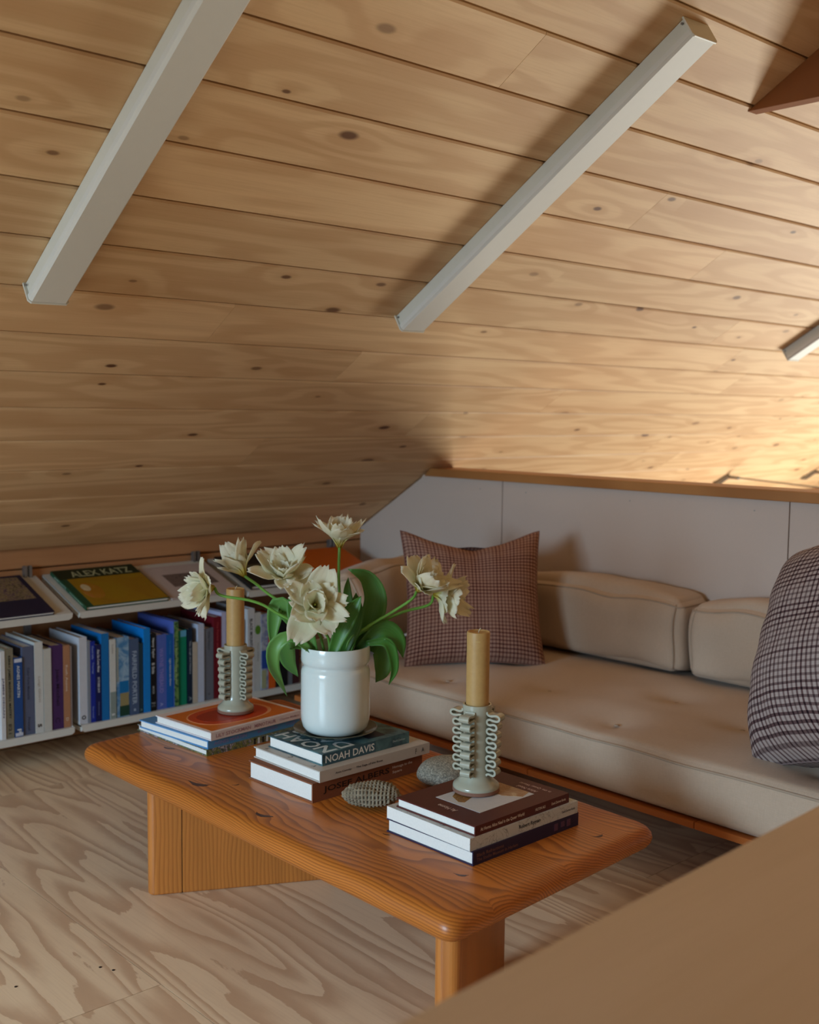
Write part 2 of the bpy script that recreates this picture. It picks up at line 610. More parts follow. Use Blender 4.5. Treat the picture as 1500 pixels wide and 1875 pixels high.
# grey partition: panels, then the cap rail
wb = MB().box(XW, YW + 0.012, -2.4, 4.1, YW + 0.10, 0.93).build('wall_back', M_DARKGAP)
tag(wb, 'low grey panelled partition behind the daybed', 'wall', kind='structure')
px = [-3.80, -2.952, -1.752, -0.552, 0.648, 1.848, 4.04]
for a, b in zip(px[:-1], px[1:]):
    m = MB()
    if a < -3.7:
        zt = Z0
        m.prism([(0.0, a), (zt - .005, a), (Z0 + (0.392) * math.tan(TH) - .005, a + 0.392), (0.94, -3.40), (0.94, b - .002), (0.0, b - .002)], 'y', YW, YW + 0.012)
    else:
        m.box(a + .002, YW, 0, b - .002, YW + 0.012, 0.94)
    m.build('wall_panel', M_PANEL, wb)
    for (sx, sz) in ((a + .12, .90), ((a + b) / 2, .90), (b - .12, .90)):
        if sx > -3.25:
            MB().box(sx - .002, YW - .0008, sz - .002, sx + .002, YW, sz + .002).build('screw_head', M_STEEL, wb)
m = MB()
m.prism([(0.936, XW + 0.42), (0.970, XW + 0.455), (0.970, 4.04), (0.936, 4.04)], 'y', YW - 0.014, YW + 0.125)
cap = m.build('trim_1', M_CAP, bevel=0.003)
tag(cap, 'orange fir cap rail along the top of the grey partition', 'trim', kind='structure')

# ------------------------------------------------------------------ tie beam, light fixtures, cable hardware
m = MB()
bz0, bz1 = 2.000, 2.130
xa0 = XW + (bz0 - Z0) / math.tan(TH)
xa1 = XW + (bz1 - Z0) / math.tan(TH)
m.prism([(bz0, xa0), (bz1, xa1), (bz1, -xa1 + 2 * XR), (bz0, -xa0 + 2 * XR)], 'y', 2.726, 2.772)
o = m.build('tie_beam', M_BEAM, bevel=0.002)
tag(o, 'dark orange stained wooden tie beam meeting the ceiling at upper right', 'beam')


def fixture(t0, t1, y0, label, yaw=-0.028):
    w, h = 0.092, 0.052
    base = Vector((XW, 0, Z0)) + U * t0 + Vector((0, y0, 0))
    e = empty('linear_light_fixture', mat=frame4(U, Vector((0, 1, 0)), U.cross(Vector((0, 1, 0))), base) @ Matrix.Rotation(yaw, 4, 'Z'))   # local z points up out of the room
    L = t1 - t0
    tag(e, label, 'light fixture', 'white linear light fixtures on the ceiling')
    # trapezoid housing and a wide flat diffuser below it
    m = MB()
    m.prism([(0.004, -0.001), (w - 0.004, -0.001), (w - 0.004, -0.034), (0.004, -0.034)], 'x', 0.004, L - 0.004)
    m.build('housing', M_OFFWHITE, e, bevel=0.0015)
    m = MB()
    m.prism([(0.0, -0.034), (w, -0.034), (w, -0.046), (w - 0.006, -h), (0.006, -h), (0.0, -0.046)], 'x', 0.004, L - 0.004)
    m.build('diffuser', plain('frosted_diffuser', (226, 226, 220), 0.55, 0.4, var=0.01), e)
    for k, x in enumerate((0.0, L - 0.005)):
        m = MB()
        m.prism([(-0.003, 0.0), (w + 0.003, 0.0), (w + 0.003, -0.048), (w - 0.004, -h - 0.003), (0.004, -h - 0.003), (-0.003, -0.048)], 'x', x, x + 0.005)
        c = m.build('end_cap', M_OFFWHITE, e, bevel=0.001)
        m = MB()
        m.tube([(x + 0.012 - 0.018 * k, -0.0038, -0.012), (x + 0.012 - 0.018 * k, 0.001, -0.012)], 0.0028, 8)
        m.build('screw', M_STEEL, c)


fixture(1.512, 2.68, 1.112, 'long white linear light fixture at upper left above the bookshelves')
fixture(1.512, 2.68, 2.246, 'long white linear light fixture at the middle of the sloping ceiling')
fixture(1.512, 2.68, 4.475, 'short visible end of white light fixture at the right picture edge')

for k, (y, lab) in enumerate(((5.75, 'small steel cable bracket on the ceiling above the cap rail'), (6.77, 'small steel cable bracket on the ceiling at the right edge'))):
    e = empty('cable_bracket', (-3.55, y, 0.846))
    tag(e, lab, 'bracket', 'steel cable brackets')
    m = MB()
    for s in (-1, 1):
        m.prism([(-0.05, -0.075), (0.02, 0.012), (0.0, 0.03), (-0.055, -0.05)], 'y', s * 0.016 - 0.003, s * 0.016 + 0.003)
    m.build('fork', M_STEEL, e)
    MB().tube([(0.0, -0.03, 0.002), (0.0, 0.03, 0.002)], 0.006, 10).build('pin', M_STEEL, e)
    MB().tube([(0.0, 0, 0.002), (0.75, 0, -0.040), (6.6, 0, -0.25)], 0.0045, 8).build('cable', M_STEEL, e)
    MB().tube([(0.02, 0, 0.0), (0.09, 0, -0.004)], 0.010, 10).build('ferrule', M_STEEL, e)

# ------------------------------------------------------------------ coffee table
TZ = 0.314


def fillet_poly(c, r, seg=6):
    out = []
    n = len(c)
    for i in range(n):
        p, a, b = Vector(c[i]), Vector(c[i - 1]), Vector(c[(i + 1) % n])
        p0 = p + (a - p).normalized() * r
        p1 = p + (b - p).normalized() * r
        for k in range(seg + 1):
            t = k / seg
            out.append((p0 * (1 - t) ** 2 + p * (2 * t * (1 - t)) + p1 * t * t))
    return out


def bullnose(m, corners, z0, z1, rad, plan_r, steps=8):
    cen = sum((Vector(c) for c in corners), Vector((0, 0))) / len(corners)
    rings = []
    for k in range(steps + 1):
        a = -PI / 2 + PI * k / steps
        ins = rad * (1 - math.cos(a))
        z = (z0 + z1) / 2 + (z1 - z0) / 2 * math.sin(a)
        cs = []
        for c in corners:
            d = Vector(c) - cen
            cs.append((c[0] - math.copysign(ins, d.x), c[1] - math.copysign(ins, d.y)))
        rings.append([(p.x, p.y, z) for p in fillet_poly(cs, plan_r)])
    b = len(m.v)
    n = len(rings[0])
    for r in rings:
        m.v += r
    for i in range(len(rings) - 1):
        for k in range(n):
            k2 = (k + 1) % n
            m.f.append((b + i * n + k, b + i * n + k2, b + (i + 1) * n + k2, b + (i + 1) * n + k))
    m.f.append(tuple(b + k for k in reversed(range(n))))
    e = b + (len(rings) - 1) * n
    m.f.append(tuple(e + k for k in range(n)))


tcx, tcy = -2.07, 1.69
table = empty('coffee_table', (tcx, tcy, 0))
tag(table, 'low orange fir coffee table with thick rounded top and slab legs', 'coffee table')
m = MB()
bullnose(m, [(-2.738 - tcx, 1.345 - tcy), (-1.337 - tcx, 1.343 - tcy), (-1.378 - tcx, 2.015 - tcy), (-2.802 - tcx, 2.045 - tcy)], TZ - 0.054, TZ, 0.026, 0.035)
o = m.build('table_top', M_TABLE, table, smooth=True, autosmooth=math.radians(50))
# resin streaks and knots in the top: thin dark inlays with a shape of their own
M_RESIN = plain('dark_resin', (70, 32, 14), 0.4)
for (x, y, l, a) in ((-2.55, 1.50, 0.035, 0.35), (-2.255, 1.405, 0.065, 0.3), (-1.985, 1.40, 0.05, 0.2), (-2.19, 1.47, 0.018, 1.2), (-1.72, 1.53, 0.018, 0.4), (-1.47, 1.50, 0.03, 0.5), (-1.42, 1.86, 0.03, 1.3)):
    pts = []
    for k in range(14):
        t = 2 * PI * k / 14
        rx = l * (0.5 + 0.08 * math.sin(3 * t + x * 9))
        pts.append((rx * math.cos(t), 0.10 * l * math.sin(t) * (1.2 + math.cos(t + 1)) + 0.12 * l * math.cos(t) ** 2))
    ca, sa = math.cos(a), math.sin(a)
    m = MB()
    m.prism([(x - tcx + ca * p[0] - sa * p[1], y - tcy + sa * p[0] + ca * p[1]) for p in pts], 'z', TZ - 0.002, TZ + 0.0003)
    m.build('resin_streak', M_RESIN, table)


def slab_leg(p, d, L, side, crack):
    """p: front outer floor corner, d: direction, side: +1 body lies to the left of d"""
    d = Vector((d[0], d[1], 0)).normalized()
    nrm = Vector((-d.y, d.x, 0)) * side
    za = Vector((0, 0, 1))
    th, hh = 0.05, TZ - 0.0535
    M = frame4(d, za.cross(d), za, (p[0] - tcx, p[1] - tcy, 0))
    segs = [(0.0, crack - 0.001), (crack + 0.001, L)] if crack else [(0.0, L)]
    root = None
    for i, (a, b) in enumerate(segs):
        m = MB()
        y0, y1 = (0, th) if side > 0 else (-th, 0)
        m.box(a, y0, 0.0, b, y1, hh)
        o = m.build('leg' if i == 0 else 'leg_board', M_LEG, table if i == 0 else root, bevel=0.0, smooth=False)
        bm = bmesh.new()
        bm.from_mesh(o.data)
        ed = [e for e in bm.edges if abs((e.verts[0].co - e.verts[1].co).z) > 0.1 and (abs(e.verts[0].co.x) < 1e-4 or abs(e.verts[0].co.x - L) < 1e-4)]
        bmesh.ops.bevel(bm, geom=ed, offset=0.019, segments=6, profile=0.5, affect='EDGES')
        ed = [e for e in bm.edges if max(e.verts[0].co.z, e.verts[1].co.z) < 1e-4 and len(e.link_faces) == 2 and e.calc_face_angle(0) > 0.5]
        bmesh.ops.bevel(bm, geom=ed, offset=0.006, segments=3, profile=0.5, affect='EDGES')
        bm.to_mesh(o.data)
        bm.free()
        if i == 0:
            o.matrix_local = M
            root = o


slab_leg((-2.407, 1.357), (0.473, 0.881), 0.47, 1, 0.082)
slab_leg((-1.412, 1.372), (-0.50, 0.866), 0.40, -1, 0.0)

# ------------------------------------------------------------------ books


def book(name, label, w, h, t, cover, mat4, hard=True, pages=None, spine=(), group=None, board=0.0026, cat='book'):
    """local: spine on x=0 facing +x, length along y (head at y=0), thickness along z, front cover on top"""
    e = empty(name, mat=mat4)
    tag(e, label, cat, group)
    cm = cover if not isinstance(cover, tuple) else col_mat(cover, 0.5)
    m = MB()
    bt = board if hard else 0.0006
    m.box(-w, 0, 0, 0, h, bt)
    m.box(-w, 0, t - bt, 0, h, t)
    m.box(-max(bt, 0.0012), 0, bt, 0, h, t - bt)
    c = m.build('cover', cm, e)
    ins = 0.0035 if hard else 0.0004
    MB().box(-w + ins, ins, bt, -max(bt, 0.0012), h - ins, t - bt).build('pages', pages or M_PAGES, e)
    for (s, a, b, hz, zc, colr) in spine:
        ht = t * hz
        text(s, h * (b - a), ht, col_mat(colr), e, frame4((0, 1, 0), (0, 0, 1), (1, 0, 0), (0.0006, h * a, t * zc - ht / 2)))
    return e


def cover_text(e, s, x, y, length, height, rgb, t, name='cover_title'):
    """lettering on the front cover, read with the head of the book up"""
    text(s, length, height, col_mat(rgb), e, frame4((-1, 0, 0), (0, -1, 0), (0, 0, 1), (x, y, t + 0.0004)), name=name)


def cover_print(e, poly, z, mat, name='cover_print', th=0.0004):
    m = MB()
    m.prism(poly, 'z', z, z + th)
    return m.build(name, mat, e)


def spine_patch(e, y0, y1, z0, z1, mat, name='spine_print'):
    return MB().box(0.0, y0, z0, 0.0004, y1, z1).build(name, mat, e)


def lying(x, y, z, rz=0.0):
    return Matrix.Translation((x, y, z)) @ Matrix.Rotation(math.radians(rz), 4, 'Z')


def standing(x, y, zb, h, lean=0.0):
    return Matrix.Translation((x, y, zb + h)) @ Matrix.Rotation(-PI / 2, 4, 'X')


def blotch(name, cols, scale, rough=0.5, dist=1.5):
    n = NT(name)
    f = n.noise(n.coord(), scale, 4.0, 0.6, dist)
    st = [(0.25 + 0.5 * i / (len(cols) - 1), lin(c)) for i, c in enumerate(cols)]
    return n.done(n.ramp(f, st), rough, 0.35)


G1 = 'books stacked under the right candle'
b = book('book', 'navy blue hardcover at the bottom of the stack under the right candle', 0.250, 0.332, 0.0290, (40, 34, 66), lying(-1.483, 1.547, TZ, 1.0), spine=[('Black Refractions', .03, .27, .24, .66, (120, 84, 78)), ('The Studio Museum in Harlem', .03, .40, .24, .34, (120, 84, 78))], group=G1)
for k, xx in enumerate((0.250, 0.272, 0.292)):
    spine_patch(b, xx, xx + 0.012, 0.007 + 0.003 * (k % 2), 0.022, col_mat((92, 62, 88)), 'spine_mark')
n = NT('speckled_white_print')
c0 = n.coord()
f1 = n.noise(c0, 55, 6, 0.7, 2.0)
f2 = n.noise(c0, 16, 3, 0.6, 3.0)
c = n.mix(n.smooth(n.math('ABSOLUTE', n.math('SUBTRACT', f2, 0.5)), 0.012, 0.0), lin((198, 200, 198)), lin((110, 112, 112)))
c = n.mix(n.smooth(f1, 0.62, 0.72), c, lin((140, 142, 142)))
M_RYM = n.done(c, 0.5)
book('book', 'white paperback with grey scribbled cover between navy and burgundy books', 0.246, 0.332, 0.0262, M_RYM, lying(-1.488, 1.543, TZ + 0.029), hard=False, spine=[('Robert Ryman', .43, .63, .40, .5, (40, 42, 46)), ('David Zwirner Books', .84, .97, .20, .5, (90, 92, 96))], group=G1)
ZN = TZ + 0.029 + 0.0262
b = book('book', 'burgundy hardcover with inset picture beneath the right candle holder', 0.227, 0.294, 0.0208, (84, 34, 30), lying(-1.489, 1.558, ZN, 1.0), spine=[('At Home: Alice Neel in the Queer World', .05, .50, .40, .5, (222, 208, 196)), ('HILTON ALS', .62, .73, .28, .5, (222, 208, 196)), ('David Zwirner Books', .80, .96, .26, .5, (222, 208, 196))], group=G1)
t = 0.0208
cover_print(b, [(-0.172, 0.062), (-0.045, 0.062), (-0.045, 0.232), (-0.172, 0.232)], t, col_mat((206, 208, 212)))
cover_print(b, [(-0.150, 0.232), (-0.060, 0.232), (-0.050, 0.200), (-0.085, 0.172), (-0.135, 0.180)], t + 0.0004, blotch('tan_drawing', [(196, 164, 128), (168, 128, 92), (208, 186, 150)], 30), 'cover_drawing')
cover_print(b, [(-0.165, 0.115), (-0.150, 0.090), (-0.118, 0.075), (-0.108, 0.083), (-0.120, 0.118), (-0.140, 0.135)], t + 0.0004, blotch('ochre_drawing', [(180, 128, 50), (120, 80, 34), (196, 160, 90)], 60), 'cover_drawing')
cover_text(b, 'At Home', -0.085, 0.040, 0.052, 0.013, (214, 190, 180), t)
cover_text(b, 'Alice Neel', -0.050, 0.252, 0.055, 0.011, (206, 176, 166), t)
cover_text(b, 'in the Queer World', -0.030, 0.274, 0.085, 0.011, (206, 176, 166), t)
ZC1 = ZN + t

G2 = 'books stacked under the flower vase'
M_CLOTH = plain('rust_brown_cloth', (134, 84, 60), 0.8, 0.2, var=0.06, scale=300)
book('book', 'thick rust brown clothbound book at the bottom of the vase stack', 0.240, 0.352, 0.0455, M_CLOTH, lying(-1.970, 1.528, TZ, 2.0), spine=[('JOSEF ALBERS', .09, .68, .40, .5, (40, 26, 22)), ('Homage to the', .71, .90, .18, .62, (220, 204, 190)), ('Square', .71, .80, .18, .36, (220, 204, 190))], group=G2, board=0.0035)
za = TZ + 0.0455
b = book('book', 'off-white book in the middle of the vase stack', 0.256, 0.346, 0.0265, (190, 184, 176), lying(-1.964, 1.544, za, 0.5), spine=[('Anna Conway', .13, .27, .22, .5, (60, 58, 58)), ('The Saga of the Rose', .31, .55, .24, .5, (60, 58, 58)), ('F', .86, .873, .5, .5, (90, 88, 88)), ('A', .92, .945, .4, .5, (70, 68, 68))], group=G2)
for (s, x) in (('T', -0.215), ('C', -0.125), ('V', -0.035)):
    cover_text(b, s, x, 0.022, 0.010, 0.012, (70, 68, 68), 0.0265)
zb = za + 0.0265
M_TEAL = blotch('teal_painting', [(58, 96, 104), (86, 124, 130), (44, 66, 76), (104, 138, 140)], 9)
b = book('book', 'teal hardcover with large white lettering directly under the vase', 0.205, 0.277, 0.0283, M_TEAL, lying(-1.990, 1.572, zb, 1.5), spine=[('NOAH DAVIS', .03, .58, .62, .5, (226, 232, 232)), ('David Zwirner', .80, .95, .18, .5, (170, 190, 192))], group=G2)
t = 0.0283
cover_text(b, 'NOAH', -0.005, 0.052, 0.190, 0.044, (206, 214, 214), t)
cover_text(b, 'DAVIS', -0.005, 0.104, 0.190, 0.044, (206, 214, 214), t)
cover_print(b, [(-0.12, 0.17), (-0.02, 0.16), (-0.02, 0.215), (-0.12, 0.225)], t, col_mat((40, 44, 62)))
spine_patch(b, 0.008, 0.165, 0.0005, 0.0278, col_mat((58, 92, 108)))
ZP = zb + 0.0283

G3 = 'books stacked under the left candle'
M_PAT = blotch('busy_patterned_print', [(40, 46, 40), (150, 130, 140), (120, 128, 60), (60, 70, 74), (190, 182, 188), (50, 54, 66)], 34, dist=2.5)
b = book('book', 'thin book with busy patterned cover at the bottom of the left stack', 0.330, 0.300, 0.0172, M_PAT, lying(-2.423, 1.537, TZ, 2.5), group=G3)
for k in range(6):
    spine_patch(b, 0.150 + 0.014 * k, 0.156 + 0.014 * k, 0.001, 0.0165, col_mat((206, 210, 206) if k % 2 else (30, 34, 34)), 'spine_stripe')
book('book', 'bright blue hardcover in the middle of the left stack', 0.296, 0.322, 0.0215, (84, 148, 206), lying(-2.424, 1.541, TZ + 0.0172, 6.0), spine=[('AGNES MARTIN', .06, .40, .40, .5, (140, 140, 200)), ('MOTHERS', .52, .74, .36, .5, (126, 130, 196)), ('PACE', .84, .94, .30, .5, (126, 130, 196))], group=G3)
zl = TZ + 0.0172 + 0.0215
b = book('book', 'white hardcover with orange and red oval picture under the left candle', 0.242, 0.312, 0.0212, (222, 212, 212), lying(-2.420, 1.548, zl, 5.0), spine=[('LILY STOCKMAN', .05, .42, .46, .5, (176, 138, 150)), ('MINOTAUR', .46, .70, .46, .5, (176, 138, 150)), ('Charles Moffett', .74, .97, .28, .5, (190, 160, 168))], group=G3)
t = 0.0212
cover_print(b, [(-0.214, 0.012), (-0.012, 0.012), (-0.012, 0.300), (-0.214, 0.300)], t, col_mat((212, 108, 22), 0.3))


def oval(cx, cy, rx, ry, n=28, p=2.4):
    out = []
    for k in range(n):
        a = 2 * PI * k / n
        ca, sa = math.cos(a), math.sin(a)
        out.append((cx + rx * math.copysign(abs(ca) ** (2 / p), ca), cy + ry * math.copysign(abs(sa) ** (2 / p), sa)))
    return out


cover_print(b, oval(-0.113, 0.150, 0.082, 0.124), t + 0.0004, col_mat((232, 160, 110), 0.3), 'cover_oval')
cover_print(b, oval(-0.113, 0.146, 0.077, 0.116), t + 0.0008, col_mat((196, 62, 20), 0.3), 'cover_oval')
cover_print(b, oval(-0.113, 0.136, 0.052, 0.086), t + 0.0012, col_mat((160, 38, 14), 0.3), 'cover_oval')
ZC2 = zl + t + 0.0016

# ------------------------------------------------------------------ white wall shelving
XS = -3.504
TILT = math.radians(18.5)
bays = [(0.365, 1.020, ''), (1.046, 1.703, 'leftmost'), (1.729, 2.386, 'middle'), (2.412, 3.069, 'rightmost')]
bays = bays[1:]


def lower_shelf(y0, y1, label):
    e = empty('wall_shelf', (XS, y0, 0.102))
    tag(e, label, 'shelf', 'flat lower shelves')
    w, d = y1 - y0, 0.292
    MB().box(-d, 0, 0.018, -0.002, w, 0.0235).build('shelf_plate', M_WHITE, e)
    m = MB()
    m.prism([(0.010, 0.0), (w - 0.010, 0.0), (w, 0.008), (w, 0.024), (0.0, 0.024), (0.0, 0.008)], 'x', -0.003, 0.0)
    m.build('front_lip', M_WHITE, e)
    for yy in (0.0, w - 0.0025):
        m = MB()
        m.prism([(0.003, -0.003), (0.024, -0.003), (0.09, -d), (0.003, -d)], 'y', yy, yy + 0.0025)
        m.build('end_panel', M_WHITE, e)
    return e


def display_shelf(y0, y1, label):
    """tilted display shelf: local x down the slope to the front lip"""
    M = Matrix.Translation((XS, y0, 0.5155)) @ Matrix.Rotation(TILT, 4, 'Y')
    e = empty('display_shelf', mat=M)
    tag(e, label, 'shelf', 'tilted upper display shelves')
    w, d = y1 - y0, 0.300
    MB().box(-d, 0, -0.004, -0.001, w, 0.0).build('shelf_plate', M_WHITE, e)
    m = MB()
    m.prism([(0.010, -0.024), (w - 0.010, -0.024), (w, -0.016), (w, 0.001), (0.0, 0.001), (0.0, -0.016)], 'x', -0.003, 0.0)
    m.build('front_lip', M_WHITE, e)
    for yy in (0.0, w - 0.0025):
        m = MB()
        m.prism([(-0.022, -0.003), (-0.001, -0.003), (-0.001, -d), (-0.022, -d)], 'y', yy, yy + 0.0025)
        m.build('end_panel', M_WHITE, e)
    return e


for (y0, y1, nm) in bays:
    lower_shelf(y0, y1, {'leftmost': 'white metal lower shelf at the left picture edge, holding upright books', 'middle': 'white metal lower shelf of the middle bay, full of blue books', 'rightmost': 'white metal lower shelf of the bay behind the vase'}[nm])
    display_shelf(y0, y1, {'leftmost': 'tilted white display shelf under the navy picture book', 'middle': 'tilted white display shelf under the green and yellow book', 'rightmost': 'tilted white display shelf behind the tulips, under the orange book'}[nm])
for k, y in enumerate((1.690, 2.373, 3.05)):
    e = empty('shelf_track', (XW, y - 0.018, 0))
    tag(e, ['grey metal shelf track at the gap left of the green book', 'grey metal shelf track at the gap behind the left tulips', 'grey metal shelf track near the corner by the partition'][k], 'shelf track', 'metal shelf tracks on the knee wall')
    MB().box(0.0, -0.012, 0.06, 0.012, 0.012, 0.645).build('rail', M_STEEL, e)
    m = MB()
    m.box(0.012, -0.014, 0.60, 0.024, -0.004, 0.648)
    m.box(0.012, 0.004, 0.60, 0.024, 0.014, 0.648)
    m.build('clip', M_STEEL, e)

ZB = 0.102 + 0.0237
Wt, Gy, Nv = (206, 208, 208), (128, 132, 136), (26, 34, 74)
shelf_books = [
    # y0, thickness, height, colour, hard, spine lettering, label
    (1.457, 0.0138, 0.291, (214, 216, 220), True, [('JAMES DEGAN', .3, .75, .5, .5, (50, 56, 110))], 'thin white book with blue lettering at the left end of the shelf'),
    (1.4715, 0.0275, 0.297, (128, 122, 104), True, [('KERRY JAMES MARSHALL MASTRY', .08, .78, .36, .5, (26, 26, 24)), ('E21', .84, .95, .35, .5, (60, 58, 52))], 'khaki grey book with bold black lettering down its spine'),
    (1.5015, 0.0275, 0.264, (34, 74, 138), True, [('AGNES MARTIN', .10, .50, .34, .5, (210, 218, 226)), ('P', .90, .955, .5, .5, (220, 226, 230))], 'shorter deep blue book with white bands at spine ends'),
    (1.5315, 0.0385, 0.295, (88, 96, 122), True, [('Color Form Moments', .24, .60, .22, .5, (56, 62, 84)), ('Prestel', .80, .95, .22, .5, (56, 62, 84))], 'thick slate grey-blue book beside the deep blue one'),
    (1.5725, 0.0280, 0.305, (206, 208, 206), True, [('Luigi Ghirri', .38, .66, .34, .5, (170, 162, 150)), ('s', .90, .94, .5, .5, (60, 60, 60))], 'tall white book between the slate book and the short white one'),
    (1.6025, 0.0262, 0.279, (196, 196, 190), True, [], 'shorter plain off-white book left of the purple one'),
    (1.6295, 0.0418, 0.286, (70, 42, 92), True, [('Joan Mitchell', .28, .72, .36, .5, (38, 22, 54)), ('C', .86, .92, .4, .5, (40, 24, 56))], 'thick dark purple book on the left shelf'),
    (1.6722, 0.0236, 0.281, (172, 124, 92), True, [('Ruth Asawa', .24, .56, .34, .5, (214, 196, 180)), ('D', .88, .92, .4, .5, (214, 196, 180))], 'tan brown book right of the purple book'),
    (1.6965, 0.0065, 0.276, (150, 140, 140), False, [], 'very thin grey booklet at the right end of the left shelf'),
    (1.7305, 0.0285, 0.300, (200, 204, 214), True, [('o', .90, .95, .55, .5, (40, 42, 48))], 'tall white book at the left end of the middle shelf'),
    (1.7600, 0.0098, 0.286, (130, 138, 150), False, [], 'thin grey book right of the tall white one'),
    (1.7705, 0.0172, 0.282, (24, 44, 150), True, [('David Salle', .06, .22, .40, .5, (150, 170, 220)), ('Tracings', .26, .40, .40, .5, (150, 170, 220)), ('Skarstedt', .80, .95, .34, .5, (120, 140, 210))], 'royal blue narrow book with pale lettering'),
    (1.7885, 0.0212, 0.268, (20, 28, 84), True, [('Alex Da Corte Mister', .06, .36, .42, .5, (214, 220, 232)), ('OCTOBER 2019', .42, .62, .36, .5, (214, 220, 232)), ('Gladstone', .74, .92, .22, .5, (110, 120, 170))], 'dark navy book with bold white lettering at top'),
    (1.8105, 0.0275, 0.304, (14, 110, 180), False, [], 'tall plain medium blue book, unlettered'),
    (1.8410, 0.0225, 0.280, (206, 208, 204), True, [('Suzan', .06, .18, .3, .5, (160, 160, 160)), ('s', .93, .96, .5, .5, (230, 230, 230))], 'white book with grey lower third'),
    (1.8660, 0.0490, 0.282, None, True, [], 'thick picture book with sky blue seaside spine'),
    (1.9180, 0.0345, 0.271, (72, 92, 126), True, [('FAIRFIELD PORTER', .16, .86, .50, .5, (166, 184, 206)), ('I', .92, .95, .2, .5, (166, 184, 206))], 'steel blue book with large pale capitals down its spine'),
    (1.9540, 0.0165, 0.252, (34, 62, 76), True, [('A', .93, .97, .5, .5, (120, 150, 150))], 'short dark teal book beside the bright blue one'),
    (1.9720, 0.0255, 0.302, (10, 128, 212), True, [], 'tall bright azure blue book, unlettered'),
    (1.9985, 0.0238, 0.280, (16, 18, 24), True, [('Henry Taylor', .06, .32, .50, .5, (214, 218, 220)), ('B Side', .38, .52, .45, .5, (214, 218, 220)), ('MOCA', .68, .78, .3, .5, (190, 194, 196)), ('D A P', .89, .91, .7, .5, (200, 204, 206)), ('NYC', .93, .945, .6, .5, (160, 164, 166))], 'black book with bold white lettering on the middle shelf'),
    (2.0240, 0.0405, 0.271, (82, 104, 186), True, [('WAYNE THIEBAUD', .18, .78, .40, .5, (140, 134, 206)), ('A', .91, .96, .3, .5, (160, 170, 220))], 'thick periwinkle blue book right of the black book'),
    (2.0655, 0.0265, 0.268, (16, 96, 178), True, [('Per Kirkeby', .09, .27, .3, .5, (70, 140, 200)), ('Light Ashore the Above', .33, .70, .36, .5, (206, 220, 232))], 'deep blue book between the periwinkle and green ones'),
    (2.0940, 0.0185, 0.313, None, True, [('Lois Dodd Natural Order', .22, .74, .34, .5, (180, 200, 150))], 'tall narrow book with mottled green picture spine'),
    (2.1138, 0.0350, 0.276, (6, 132, 100), True, [], 'plain emerald green book on the middle shelf'),
    (2.1530, 0.0188, 0.278, (20, 40, 62), True, [('Van Gogh and Nature', .16, .60, .40, .5, (180, 196, 210)), ('A', .90, .96, .6, .5, (130, 150, 160))], 'dark navy book right of the emerald green one'),
    (2.1730, 0.0205, 0.226, (190, 180, 164), True, [], 'short cream book on the middle shelf'),
    (2.1950, 0.0265, 0.290, (190, 200, 222), True, [], 'tall pale bluish white book beside the short cream one'),
    (2.2230, 0.0405, 0.270, (108, 112, 124), True, [('Philip Guston', .05, .30, .26, .5, (70, 72, 84)), ('x', .90, .93, .2, .5, (70, 72, 84))], 'thick plain grey book left of the dark red one'),
    (2.2660, 0.0325, 0.308, (112, 22, 36), True, [('The Painter and his Model', .06, .60, .24, .5, (176, 70, 74))], 'tall dark red book beside the left candle'),
    (2.3000, 0.0205, 0.322, (190, 192, 226), True, [], 'tallest pale lavender book partly behind the left candle'),
    (2.3220, 0.0300, 0.290, (70, 74, 84), True, [], 'charcoal book hidden behind the left candle'),
    (2.3540, 0.0300, 0.285, (120, 116, 110), True, [], 'warm grey book hidden behind the left candle'),
    (2.4140, 0.0320, 0.322, (202, 204, 208), True, [('BLACK MOUNTAIN', .12, .52, .42, .5, (26, 28, 32))], 'tall white book with black capitals right of the left candle'),
    (2.4475, 0.0275, 0.304, (196, 198, 196), True, [('Ways of Being', .38, .62, .22, .5, (130, 134, 136))], 'white book with green dot on its spine'),
    (2.4760, 0.0325, 0.295, None, True, [], 'book with white and blue picture spine near the vase'),
    (2.5100, 0.0320, 0.290, (222, 98, 30), True, [], 'orange book on the shelf left of the vase'),
    (2.5435, 0.0200, 0.256, (34, 36, 30), True, [], 'short black book right of the orange one'),
    (2.5650, 0.0350, 0.272, (20, 22, 26), True, [], 'thick black book near the vase'),
    (2.6015, 0.0240, 0.250, (112, 118, 124), True, [], 'grey book just left of the vase'),
    (2.6270, 0.0340, 0.268, (70, 36, 40), True, [], 'dark maroon book at the vase edge'),
]
SEA = blotch('seaside_print', [(96, 142, 182), (70, 128, 178), (150, 180, 204), (40, 110, 170)], 14)
MOSS = blotch('mottled_green_print', [(60, 130, 70), (26, 66, 50), (120, 160, 90), (30, 50, 44)], 40)
BLUEP = blotch('blue_white_print', [(190, 194, 202), (180, 186, 196), (120, 130, 170), (206, 208, 210)], 22)
